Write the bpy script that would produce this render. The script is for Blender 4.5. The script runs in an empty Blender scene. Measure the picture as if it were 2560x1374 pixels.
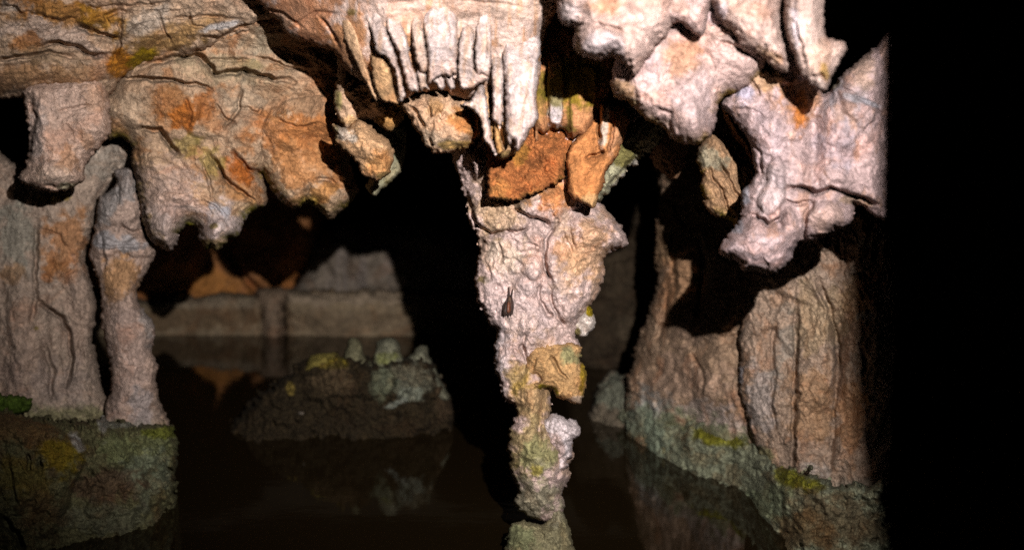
import bpy, math
import numpy as np

# ------------------------------------------------------------------ camera
W, H, LENS = 2560.0, 1374.0, 50.0
F = W * LENS / 36.0
HCAM = 1.10
THETA = math.atan((687 - 276) / F)
ST, CT = math.sin(THETA), math.cos(THETA)
CAM = np.array([0.0, 0.0, HCAM])
RIGHT = np.array([1.0, 0, 0]); FWD = np.array([0, CT, -ST]); UP = np.array([0, ST, CT])

scene = bpy.context.scene
cam_data = bpy.data.cameras.new("camera")
cam = bpy.data.objects.new("camera", cam_data)
scene.collection.objects.link(cam)
cam.location = CAM
cam.rotation_euler = (math.pi / 2 - THETA, 0, 0)
cam_data.lens = LENS; cam_data.sensor_width = 36
cam_data.clip_start = 0.02; cam_data.clip_end = 100
cam_data.dof.use_dof = True
cam_data.dof.focus_distance = 3.42
cam_data.dof.aperture_fstop = 2.0
scene.camera = cam

# ------------------------------------------------------------------ world, torch
world = bpy.data.worlds.new("World"); scene.world = world
world.use_nodes = True
bg = world.node_tree.nodes["Background"]
bg.inputs[0].default_value = (0.5, 0.45, 0.4, 1); bg.inputs[1].default_value = 0.0015

LX, LZ = 0.33, 0.42
LPOS = CAM + LX * RIGHT + LZ * UP
ld = bpy.data.lights.new("torch", 'SPOT')
ld.energy = 1260; ld.color = (1.0, 0.952, 0.94)
ld.spot_size = math.radians(57); ld.spot_blend = 1.0
ld.shadow_soft_size = 0.012
lo = bpy.data.objects.new("torch", ld); scene.collection.objects.link(lo)
lo.location = LPOS
from mathutils import Vector
AIM = Vector((0.14, 3.0, 1.30))
lo.rotation_euler = (AIM - Vector(LPOS)).to_track_quat('-Z', 'Y').to_euler()

scene.view_settings.view_transform = 'Standard'
scene.view_settings.look = 'None'
scene.view_settings.exposure = 0.0
scene.cycles.max_bounces = 6
scene.cycles.diffuse_bounces = 1
scene.cycles.glossy_bounces = 3
scene.cycles.use_denoising = False

# ------------------------------------------------------------------ helpers
def unproject(px, py, d):
    px = np.asarray(px, float); py = np.asarray(py, float); d = np.asarray(d, float)
    xc = (px - W / 2) / F; yc = (H / 2 - py) / F
    return CAM + d[..., None] * (xc[..., None] * RIGHT + yc[..., None] * UP + FWD)

def waterline(py):
    yc = (H / 2 - py) / F
    return HCAM / (ST - yc * CT)

def hash3(i, j, k, seed):
    h = (i.astype(np.int64) * 374761393 + j.astype(np.int64) * 668265263 +
         k.astype(np.int64) * 2147483647 + seed * 974634757) & 0xFFFFFFFF
    h = ((h ^ (h >> 13)) * 1274126177) & 0xFFFFFFFF
    h = ((h ^ (h >> 16)) * 2246822519) & 0xFFFFFFFF
    return (h ^ (h >> 15)) & 0xFFFFFFFF

GR = np.random.RandomState(5).normal(size=(256, 3)); GR /= np.linalg.norm(GR, axis=1)[:, None]
def perlin(x, y, z, seed=0):
    xi, yi, zi = np.floor(x), np.floor(y), np.floor(z)
    xf, yf, zf = x - xi, y - yi, z - zi
    u = xf**3 * (xf * (xf * 6 - 15) + 10); v = yf**3 * (yf * (yf * 6 - 15) + 10); w = zf**3 * (zf * (zf * 6 - 15) + 10)
    out = 0
    for a in (0, 1):
        for b in (0, 1):
            for c in (0, 1):
                g = GR[hash3(xi + a, yi + b, zi + c, seed) & 255]
                dt = g[..., 0] * (xf - a) + g[..., 1] * (yf - b) + g[..., 2] * (zf - c)
                out = out + dt * (u if a else 1 - u) * (v if b else 1 - v) * (w if c else 1 - w)
    return out * 1.6

def fbm(x, y, seed, octs=4, gain=0.5, z=0.0):
    s = 0; a = 1.0; zz = np.full_like(x, z + seed * 1.37)
    for o in range(octs):
        s = s + a * perlin(x, y, zz, seed + o); x = x * 2.03 + 11.3; y = y * 2.03 - 7.1; a *= gain
    return s

def worley(x, y, seed):
    xi, yi = np.floor(x), np.floor(y)
    f1 = np.full(x.shape, 9.0)
    z = np.zeros_like(xi)
    for a in (-1, 0, 1):
        for b in (-1, 0, 1):
            h = hash3(xi + a, yi + b, z, seed)
            fx = xi + a + (h & 1023) / 1023.0; fy = yi + b + ((h >> 10) & 1023) / 1023.0
            rr = 0.75 + 0.5 * ((h >> 20) & 255) / 255.0
            f1 = np.minimum(f1, np.hypot(x - fx, y - fy) / rr)
    return f1

def facets(x, y, seed):
    # planes of random tilt meeting along broken edges
    xi, yi = np.floor(x), np.floor(y)
    best = np.full(x.shape, 9.0); out = np.zeros(x.shape); z = np.zeros_like(xi)
    for a in (-1, 0, 1):
        for b in (-1, 0, 1):
            h = hash3(xi + a, yi + b, z, seed); g = hash3(xi + a, yi + b, z + 1, seed)
            dx = x - (xi + a + (h & 1023) / 1023.0); dy = y - (yi + b + ((h >> 10) & 1023) / 1023.0)
            d = np.hypot(dx, dy)
            v = dx * ((g & 1023) / 511.5 - 1) + dy * ((g >> 10 & 1023) / 511.5 - 1) + ((g >> 20 & 255) / 255.0 - 0.5) * 0.8
            m = d < best
            best = np.where(m, d, best); out = np.where(m, v, out)
    return out

def smooth(a, b, x):
    t = np.clip((x - a) / (b - a), 0, 1); return t * t * (3 - 2 * t)

def catmull(p, n=4):
    p = np.asarray(p, float); m = len(p); out = []
    for i in range(m):
        p0, p1, p2, p3 = p[i - 1], p[i], p[(i + 1) % m], p[(i + 2) % m]
        for k in range(n):
            t = k / n
            out.append(0.5 * (2 * p1 + (p2 - p0) * t + (2 * p0 - 5 * p1 + 4 * p2 - p3) * t * t + (3 * p1 - p0 - 3 * p2 + p3) * t**3))
    return np.array(out)

def poly_sdf(P, x, y):
    d2 = np.full(x.shape, 1e12); inside = np.zeros(x.shape, bool)
    for i in range(len(P)):
        ax, ay = P[i - 1]; bx, by = P[i]
        ex, ey = bx - ax, by - ay
        L = ex * ex + ey * ey + 1e-9
        t = np.clip(((x - ax) * ex + (y - ay) * ey) / L, 0, 1)
        d2 = np.minimum(d2, (x - ax - t * ex)**2 + (y - ay - t * ey)**2)
        c = ((ay > y) != (by > y))
        inside ^= c & (x < ax + (y - ay) * ex / (ey if abs(ey) > 1e-9 else 1e-9))
    return np.where(inside, 1, -1) * np.sqrt(d2)

def line_dist(pts, x, y):
    best = np.full(x.shape, 1e12); side = np.zeros(x.shape); along = np.zeros(x.shape)
    n = len(pts) - 1
    for i in range(n):
        ax, ay = pts[i]; bx, by = pts[i + 1]
        ex, ey = bx - ax, by - ay; L = ex * ex + ey * ey + 1e-9
        t = np.clip(((x - ax) * ex + (y - ay) * ey) / L, 0, 1)
        d = (x - ax - t * ex)**2 + (y - ay - t * ey)**2
        cr = -(ex * (y - ay) - ey * (x - ax))
        m = d < best
        best = np.where(m, d, best); side = np.where(m, np.sign(cr), side); along = np.where(m, (i + t) / n, along)
    return np.sqrt(best), side, along

def prof(t):
    t = np.clip(t, 0, 1); return np.sqrt(1 - (1 - t)**2)

def blob(x, y, b):
    bx, by, rx, ry, rot = b[:5]
    c, s = math.cos(math.radians(rot)), math.sin(math.radians(rot))
    dx, dy = x - bx, y - by
    return ((dx * c + dy * s) / rx)**2 + ((-dx * s + dy * c) / ry)**2

# ------------------------------------------------------------------ materials
def nd(nt, t, **kw):
    n = nt.nodes.new(t)
    for k, v in kw.items(): setattr(n, k, v)
    return n

def limestone(name, bump=1.0, speck=1.0):
    m = bpy.data.materials.new(name); m.use_nodes = True
    nt = m.node_tree; L = nt.links.new
    bs = nt.nodes["Principled BSDF"]
    at = nd(nt, 'ShaderNodeVertexColor', layer_name='albedo')
    geo = nd(nt, 'ShaderNodeTexCoord')
    def noise(scale, detail, rough=0.6, dist=0.0):
        n = nd(nt, 'ShaderNodeTexNoise'); n.inputs['Scale'].default_value = scale
        n.inputs['Detail'].default_value = detail; n.inputs['Roughness'].default_value = rough
        n.inputs['Distortion'].default_value = dist; L(geo.outputs['Object'], n.inputs['Vector']); return n
    def ramp(src, a, b, lo=0.0, hi=1.0):
        r = nd(nt, 'ShaderNodeMapRange'); r.inputs['From Min'].default_value = a; r.inputs['From Max'].default_value = b
        r.inputs['To Min'].default_value = lo; r.inputs['To Max'].default_value = hi; L(src, r.inputs['Value']); return r.outputs['Result']
    def mix(fac, c1, c2, blend='MIX'):
        x = nd(nt, 'ShaderNodeMix', data_type='RGBA', blend_type=blend)
        if isinstance(fac, float): x.inputs[0].default_value = fac
        else: L(fac, x.inputs[0])
        for k, c in ((6, c1), (7, c2)):
            if isinstance(c, tuple): x.inputs[k].default_value = c + (1,)
            else: L(c, x.inputs[k])
        return x.outputs[2]
    n1 = noise(9, 8, 0.62, 0.6); n2 = noise(34, 7, 0.68, 0.0); n3 = noise(105, 5, 0.7)
    n4 = noise(5.5, 6, 0.6, 1.2); n5 = noise(310, 2, 0.6)
    c = at.outputs['Color']
    # mineral stains: rusty and bluish grey films drifting over the base colour
    c = mix(ramp(n4.outputs['Fac'], 0.52, 0.72, 0, 0.55), c, mix(1.0, c, (1.0, 0.62, 0.40), 'MULTIPLY'))
    c = mix(ramp(n1.outputs['Fac'], 0.55, 0.75, 0, 0.5), c, mix(1.0, c, (0.72, 0.80, 0.92), 'MULTIPLY'))
    c = mix(1.0, c, ramp(n2.outputs['Fac'], 0.3, 0.7, 0.60, 1.26), 'MULTIPLY')
    c = mix(1.0, c, ramp(n3.outputs['Fac'], 0.3, 0.7, 1 - 0.42 * speck, 1 + 0.30 * speck), 'MULTIPLY')
    L(c, bs.inputs['Base Color'])
    L(ramp(at.outputs['Alpha'], 0, 1, 0.82, 0.22), bs.inputs['Roughness'])
    bs.inputs['Specular IOR Level'].default_value = 0.16
    # surface grain
    def mth(op, a, b):
        q = nd(nt, 'ShaderNodeMath', operation=op)
        for k, v in ((0, a), (1, b)):
            if isinstance(v, float): q.inputs[k].default_value = v
            else: L(v, q.inputs[k])
        return q.outputs[0]
    h = mth('ADD', mth('MULTIPLY', n2.outputs['Fac'], 0.30), mth('MULTIPLY', n3.outputs['Fac'], 0.45))
    h = mth('ADD', h, mth('MULTIPLY', n5.outputs['Fac'], 0.30))
    b = nd(nt, 'ShaderNodeBump'); b.inputs['Strength'].default_value = 1.0; b.inputs['Distance'].default_value = 0.012 * bump
    L(h, b.inputs['Height']); L(b.outputs['Normal'], bs.inputs['Normal'])
    return m

M_ROCK = limestone("limestone")
M_SOFT = limestone("smooth_limestone", 0.6)

def plain(name, col, rough=0.9, nscale=6.0, var=0.5, bumpd=0.02):
    m = bpy.data.materials.new(name); m.use_nodes = True
    nt = m.node_tree; bs = nt.nodes["Principled BSDF"]; L = nt.links.new
    tc = nd(nt, 'ShaderNodeTexCoord'); n = nd(nt, 'ShaderNodeTexNoise')
    n.inputs['Scale'].default_value = nscale; n.inputs['Detail'].default_value = 8
    L(tc.outputs['Object'], n.inputs['Vector'])
    r = nd(nt, 'ShaderNodeValToRGB')
    r.color_ramp.elements[0].position = 0.3; r.color_ramp.elements[1].position = 0.7
    r.color_ramp.elements[0].color = tuple(c * (1 - var) for c in col) + (1,)
    r.color_ramp.elements[1].color = tuple(c * (1 + var) for c in col) + (1,)
    L(n.outputs['Fac'], r.inputs['Fac']); L(r.outputs['Color'], bs.inputs['Base Color'])
    bs.inputs['Roughness'].default_value = rough
    b = nd(nt, 'ShaderNodeBump'); b.inputs['Distance'].default_value = bumpd
    L(n.outputs['Fac'], b.inputs['Height']); L(b.outputs['Normal'], bs.inputs['Normal'])
    return m
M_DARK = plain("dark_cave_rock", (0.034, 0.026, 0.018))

# ------------------------------------------------------------------ mesh builders
ORIGIN = {}
def build_mesh(name, verts, quads, mat, cols=None, parent=None, smooth_on=True):
    org = np.array([0.0, 0, 0])
    if cols is not None:
        org = np.round(verts.mean(0), 3); verts = verts - org
    me = bpy.data.meshes.new(name)
    nv, nf = len(verts), len(quads)
    me.vertices.add(nv); me.vertices.foreach_set('co', verts.astype(np.float32).ravel())
    me.loops.add(nf * 4); me.loops.foreach_set('vertex_index', quads.astype(np.int32).ravel())
    me.polygons.add(nf); me.polygons.foreach_set('loop_start', np.arange(0, nf * 4, 4, dtype=np.int32))
    if smooth_on: me.polygons.foreach_set('use_smooth', np.ones(nf, bool))
    me.update(calc_edges=True)
    if cols is not None:
        a = me.color_attributes.new('albedo', 'FLOAT_COLOR', 'POINT')
        a.data.foreach_set('color', cols.astype(np.float32).ravel())
    me.materials.append(mat); me.validate()
    o = bpy.data.objects.new(name, me); scene.collection.objects.link(o)
    if parent is not None:
        o.parent = parent; o.location = org - ORIGIN[parent.name]
    else: o.location = org
    ORIGIN[o.name] = org
    return o

def tag(o, label=None, cat=None, group=None, kind=None):
    if cat and not kind: kind = 'thing'
    for k, v in (('label', label), ('category', cat), ('group', group), ('kind', kind)):
        if v: o[k] = v
    return o

# albedos
PINK = (.50, .39, .345); CREAM = (.54, .44, .36); WHITE = (.57, .50, .49); GREY = (.36, .345, .33)
BLUE = (.40, .43, .48); ORANGE = (.47, .235, .115); RUST = (.33, .13, .055); BROWN = (.20, .12, .07)
TAN = (.42, .31, .22); MOSS = (.125, .10, .03); GREEN = (.20, .23, .13); DARK = (.05, .04, .03); OLIVE = (.19, .16, .08)
SEED = [3]

def rock(name, outline, d, T, R, label=None, cat=None, group=None, parent=None, step=3.0, Tb=None,
         base=PINK, patches=(), bumps=(), lobes=(), cracks=(), rough=1.0, aniso=(1, 1, 0), edge=(7, 2.5),
         pop=None, moss=None, veins=1.0, mat=None, wet=(), scale=1.0, fine=1.0, smooth_outline=True, streak=None, warp=5.0, nodular=1.0):
    SEED[0] += 17; sd = SEED[0]; step = step * 0.8
    P = catmull(outline) if smooth_outline else np.asarray(outline, float)
    mgn = edge[0] + edge[1] + 3 * step
    gx = np.arange(P[:, 0].min() - mgn, P[:, 0].max() + mgn, step); gy = np.arange(P[:, 1].min() - mgn, P[:, 1].max() + mgn, step)
    X, Y = np.meshgrid(gx, gy)
    S = poly_sdf(P, X, Y)
    S = S + edge[0] * fbm(X / 42 / scale, Y / 42 / scale, sd, 3) + edge[1] * 1.35 * fbm(X / 12 / scale, Y / 12 / scale, sd + 5, 2)
    GY, GX = np.gradient(S, step)
    gl = np.sqrt(GX**2 + GY**2) + 1e-6
    ins = S > 0
    cell = ins[:-1, :-1] & ins[1:, :-1] & ins[:-1, 1:] & ins[1:, 1:]
    # keep cells; drop isolated verts
    used = np.zeros(S.shape, int)
    for a, b in ((0, 0), (1, 0), (0, 1), (1, 1)):
        used[a:a + cell.shape[0], b:b + cell.shape[1]] += cell
    bnd = (used > 0) & (used < 4)
    full = used == 4
    keep = used > 0
    Xs, Ys = X.copy(), Y.copy()
    mv = np.minimum(S / gl, 2.2 * step)
    Xs[bnd] -= (mv * GX / gl)[bnd]; Ys[bnd] -= (mv * GY / gl)[bnd]
    Sx = np.where(bnd, 0, np.maximum(S, 0))
    # depth of the rim
    if callable(d): D = d(X, Y)
    elif isinstance(d, tuple):
        ax = X if d[0] == 'x' else Y
        D = np.interp(ax, [p[0] for p in d[1]], [p[1] for p in d[1]])
    else: D = np.full(X.shape, float(d))
    Tv = T(X, Y) if callable(T) else T
    Hh = Tv * prof(Sx / R)
    fade = smooth(0, 16, Sx)
    # rock relief: warped, possibly stretched noise
    c, s = math.cos(math.radians(aniso[2])), math.sin(math.radians(aniso[2]))
    U = (X * c + Y * s) / aniso[0] / scale; V = (-X * s + Y * c) / aniso[1] / scale
    wx = fbm(U / 95, V / 95, sd + 11, 3) * 34; wy = fbm(U / 95, V / 95, sd + 12, 3) * 34
    U2, V2 = U + wx, V + wy
    n1 = fbm(U2 / 120, V2 / 120, sd + 21, 3)
    n2 = fbm((U + .3 * wx) / 44, (V + .3 * wy) / 44, sd + 22, 3, 0.5)
    rid = 1 - np.abs(fbm((U + .5 * wx) / 85, (V + .5 * wy) / 85, sd + 23, 1))
    n3 = fbm(X / 13, Y / 13, sd + 24, 3, 0.6)
    n4 = fbm(X / 5.5, Y / 5.5, sd + 25, 2, 0.6)
    Uf, Vf = U + wx * .7 + 9 * n2, V + wy * .7 + 9 * n2
    fa = facets(Uf / 74, Vf / 74, sd + 26); fb = facets((Uf + 3 * n3) / 27, (Vf - 3 * n3) / 27, sd + 27)
    wn = worley((Uf + 4 * n3) / 40, (Vf + 4 * n3) / 40, sd + 28)
    nod = np.sqrt(np.clip(1 - (wn / 0.85)**2, 0, 1)) * smooth(-0.25, 0.35, fbm(X / 110, Y / 110, sd + 29, 2))
    fm = smooth(-0.05, 0.4, fbm(X / 140, Y / 140, sd + 30, 2))
    rel = 0.030 * n1 + 0.009 * n2 + 0.007 * (rid - 0.7) + 0.014 * fa * fm + 0.004 * fb * fm + nodular * 0.010 * nod + 0.0036 * fine * n3 + 0.0013 * fine * n4
    # hairline veins and splits
    q = fbm(U2 / 130, V2 / 130, sd + 31, 3, 0.5); q2 = fbm(U2 / 60, V2 / 60, sd + 33, 2, 0.5)
    vm = smooth(-0.1, 0.5, fbm(X / 160, Y / 160, sd + 32, 2))
    rel = rel - 0.6 * veins * (0.011 * np.exp(-np.abs(q) / 0.014) * vm + 0.003 * np.exp(-np.abs(q2) / 0.02) * (1 - vm))
    Hh = Hh + rough * rel * (0.25 + 0.75 * fade)
    Xw = X + warp * fbm(X / 30, Y / 30, sd + 41, 2); Yw = Y + warp * fbm(X / 30, Y / 30, sd + 42, 2)
    for lb in lobes:
        SL = poly_sdf(catmull(lb[0]), Xw, Yw)
        Hh = Hh + lb[1] * prof(SL / lb[2]) * fade * (smooth(lb[3][0], lb[3][1], Yw) if len(lb) > 3 else 1.0)
    for b in bumps:
        Hh = Hh + b[5] * np.exp(-blob(X, Y, b)) * smooth(0, 8, Sx)
    for ck in cracks:
        pts, w, dep = ck[0], ck[1], ck[2]; lip = ck[3] if len(ck) > 3 else 0.012
        dl, sg, al = line_dist(pts, Xw, Yw)
        env = np.clip(np.minimum(al, 1 - al) * 6 + 0.25, 0, 1)
        Hh = Hh - 1.5 * env * dep * np.exp(-(dl / (1.12 * w))**3) * smooth(0, 6, Sx)
        Hh = Hh + 1.25 * env * lip * sg * np.exp(-dl / (4 * w)) * smooth(0, w * 0.9, dl) * fade
    if pop is not None:
        amp, cs, mk = pop
        msk = mk(X, Y) if mk else 1.0
        w1 = worley((X + wx * .25) / cs, (Y + wy * .25) / cs, sd + 51); w2 = worley((X + wy * .2) / cs * 1.9, (Y + wx * .2) / cs * 1.9, sd + 52)
        Hh = Hh + amp * msk * (np.sqrt(np.clip(1 - (w1 / 0.8)**2, 0, 1)) + 0.4 * np.sqrt(np.clip(1 - (w2 / 0.8)**2, 0, 1)) - 0.6) * (0.3 + 0.7 * fade)
    df = D - np.where(bnd, 0, Hh)
    tb = (Tb if Tb is not None else (np.maximum(T(X, Y), 0.05) if callable(T) else T))
    db = D + np.where(bnd, 0, tb * prof(Sx / R))
    # colour
    C = np.ones(X.shape + (4,)); C[..., :3] = base; C[..., 3] = 0
    cw1 = fbm(X / 55, Y / 55, sd + 61, 4, 0.6); cw2 = fbm(X / 22, Y / 22, sd + 62, 3, 0.6)
    if streak is not None:
        sc, col, st = streak
        k = st * smooth(0.05, 0.5, fbm(X / sc[0], Y / sc[1], sd + 71, 4, 0.6))
        C[..., :3] = C[..., :3] * (1 - k[..., None]) + np.array(col) * k[..., None]
    for p in patches:
        qd = np.sqrt(blob(X, Y, p)) + 0.5 * cw1 + 0.32 * cw2
        wgt = (p[6] if len(p) > 6 else 0.85) * smooth(1.2, 0.6, qd)
        C[..., :3] = C[..., :3] * (1 - wgt[..., None]) + np.array(p[5]) * wgt[..., None]
    if moss is not None:
        mc, mw, ms = moss
        k = ms * np.exp(-(Sx / mw)**1.5) * np.clip(-GY / gl + 0.15, 0, 1) * smooth(-0.35, 0.25, cw1 + .4 * cw2)
        k = np.clip(k, 0, 1)
        C[..., :3] = C[..., :3] * (1 - k[..., None]) + np.array(mc) * k[..., None]
    for p in wet:
        C[..., 3] = np.maximum(C[..., 3], p[5] * smooth(1.2, 0.6, np.sqrt(blob(X, Y, p)) + .4 * cw2))
    lum = (C[..., :3] @ np.array([.3, .59, .11]))[..., None]
    C[..., :3] = np.clip(lum + (C[..., :3] - lum) * 1.27, 0.004, 0.9) * (1 + 0.16 * cw1 + 0.10 * cw2)[..., None]
    # mesh
    ids = np.full(X.shape, -1); n = int(keep.sum()); ids[keep] = np.arange(n)
    nb = int(full.sum()); idb = ids.copy(); idb[full] = n + np.arange(nb)
    vf = unproject(Xs, Ys, df); vb = unproject(Xs, Ys, db)
    verts = np.concatenate([vf[keep], vb[full]])
    cc = np.concatenate([C[keep], C[full]])
    r, cl = np.nonzero(cell)
    q1 = np.stack([ids[r, cl], ids[r + 1, cl], ids[r + 1, cl + 1], ids[r, cl + 1]], 1)
    qb = np.stack([idb[r, cl], idb[r, cl + 1], idb[r + 1, cl + 1], idb[r + 1, cl]], 1)
    same = (idb[r, cl] == ids[r, cl]) & (idb[r + 1, cl] == ids[r + 1, cl]) & (idb[r + 1, cl + 1] == ids[r + 1, cl + 1]) & (idb[r, cl + 1] == ids[r, cl + 1])
    quads = np.concatenate([q1, qb[~same]])
    o = build_mesh(name, verts, quads, mat or M_ROCK, cc, parent)
    tag(o, label, cat, group)
    return o, (lambda px, py: float(df[int(np.clip(round((py - gy[0]) / step), 0, len(gy) - 1)), int(np.clip(round((px - gx[0]) / step), 0, len(gx) - 1))]))

def lin(x0, d0, x1, d1): return ('x', [(x0, d0), (x1, d1)])
def liny(y0, d0, y1, d1): return ('y', [(y0, d0), (y1, d1)])

# ------------------------------------------------------------------ the cave shell
def sheet(name, u, v, fn, mat, kind='structure'):
    Uu, Vv = np.meshgrid(u, v); verts = fn(Uu, Vv).reshape(-1, 3)
    nu, nv = len(u), len(v)
    idx = np.arange(nu * nv).reshape(nv, nu)
    q = np.stack([idx[:-1, :-1], idx[:-1, 1:], idx[1:, 1:], idx[1:, :-1]], -1).reshape(-1, 4)
    o = build_mesh(name, verts, q, mat); o['kind'] = kind
    return o

def f_ceiling(x, y):
    z = 1.80 - 0.27 * smooth(0.9, 2.5, y) + 0.035 * fbm(x * 1.6, y * 1.6, 90, 4)
    return np.stack([x, y, z], -1)
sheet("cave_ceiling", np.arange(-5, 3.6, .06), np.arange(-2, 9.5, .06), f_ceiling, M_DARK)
def f_floor(x, y):
    return np.stack([x, y, -0.45 + 0.08 * fbm(x * 1.3, y * 1.3, 94, 3)], -1)
M_SILT = plain("brown_silt", (0.10, 0.07, 0.04))
sheet("ground", np.arange(-5.2, 3.8, .12), np.arange(-2.2, 9.7, .12), f_floor, M_SILT)
# side and back walls of the chamber, one bent sheet
def f_wall(t, z):
    pts = np.array([(-4.6, -1.8), (-4.6, 4.0), (-4.0, 8.2), (-1.0, 9.0), (1.4, 8.4), (2.4, 6.0), (2.2, 3.6), (1.7, 2.0), (1.9, -1.8), (-4.6, -1.8)])
    tt = np.clip(t, 0, 8.999); i = tt.astype(int); fr = (tt - i)[..., None]
    p = pts[i] * (1 - fr) + pts[np.minimum(i + 1, 9)] * fr
    nn = 0.16 * fbm(p[..., 0] * 1.2 + z * .4, p[..., 1] * 1.2 + z, 97, 4)
    cx = p - np.array([-1.0, 3.6]); cx /= np.linalg.norm(cx, axis=-1)[..., None]
    p = p + cx * nn[..., None]
    return np.stack([p[..., 0], p[..., 1], z], -1)
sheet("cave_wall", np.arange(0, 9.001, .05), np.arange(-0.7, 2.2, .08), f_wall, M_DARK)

# water
mw = bpy.data.materials.new("still_water"); mw.use_nodes = True
nt = mw.node_tree; bs = nt.nodes["Principled BSDF"]
bs.inputs['Base Color'].default_value = (0.013, 0.0080, 0.0030, 1)
bs.inputs['Roughness'].default_value = 0.05; bs.inputs['IOR'].default_value = 1.2
tc = nd(nt, 'ShaderNodeTexCoord'); mp = nd(nt, 'ShaderNodeMapping'); mp.inputs['Scale'].default_value = (3, 5.0, 1)
mp.inputs['Rotation'].default_value = (0, 0, 0.12)
nt.links.new(tc.outputs['Object'], mp.inputs['Vector'])
nz = nd(nt, 'ShaderNodeTexNoise'); nz.inputs['Scale'].default_value = 2.0; nz.inputs['Detail'].default_value = 3
nt.links.new(mp.outputs['Vector'], nz.inputs['Vector'])
bp = nd(nt, 'ShaderNodeBump'); bp.inputs['Distance'].default_value = 0.0005
nt.links.new(nz.outputs['Fac'], bp.inputs['Height']); nt.links.new(bp.outputs['Normal'], bs.inputs['Normal'])
sheet("water", np.array([-5.3, 3.9]), np.array([-2.3, 9.8]), lambda x, y: np.stack([x, y, 0 * x], -1), mw)

# unseen rock slab added by the torch: its edge throws the long shadow over the right of the cave
def slab(name, x0, y0, label):
    u = np.arange(0, 1.0001, .02); v = np.arange(-0.5, 2.1, .04)
    def fn(t, z):
        a = t * 2 * math.pi
        x = x0 + 0.5 + 0.5 * np.sign(np.cos(a)) * np.abs(np.cos(a))**0.8; y = y0 + 0.14 * np.sin(a)
        x = x + 0.05 * (1.47 - z) + 0.012 * fbm(z * 2.2, z * 0 + 3.1, 120, 3) + 0.03 * fbm(x * 3, z * 3, 121, 3) * smooth(x0 + .1, x0 + .4, x)
        return np.stack([x, y, z], -1)
    o = sheet(name, u, v, fn, M_DARK); del o['kind']
    return tag(o, label, "rock wall")
slab("rock_wall", LPOS[0] + 0.131, 0.92, "out of view rock slab added to shadow the right side of the cave")


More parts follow.
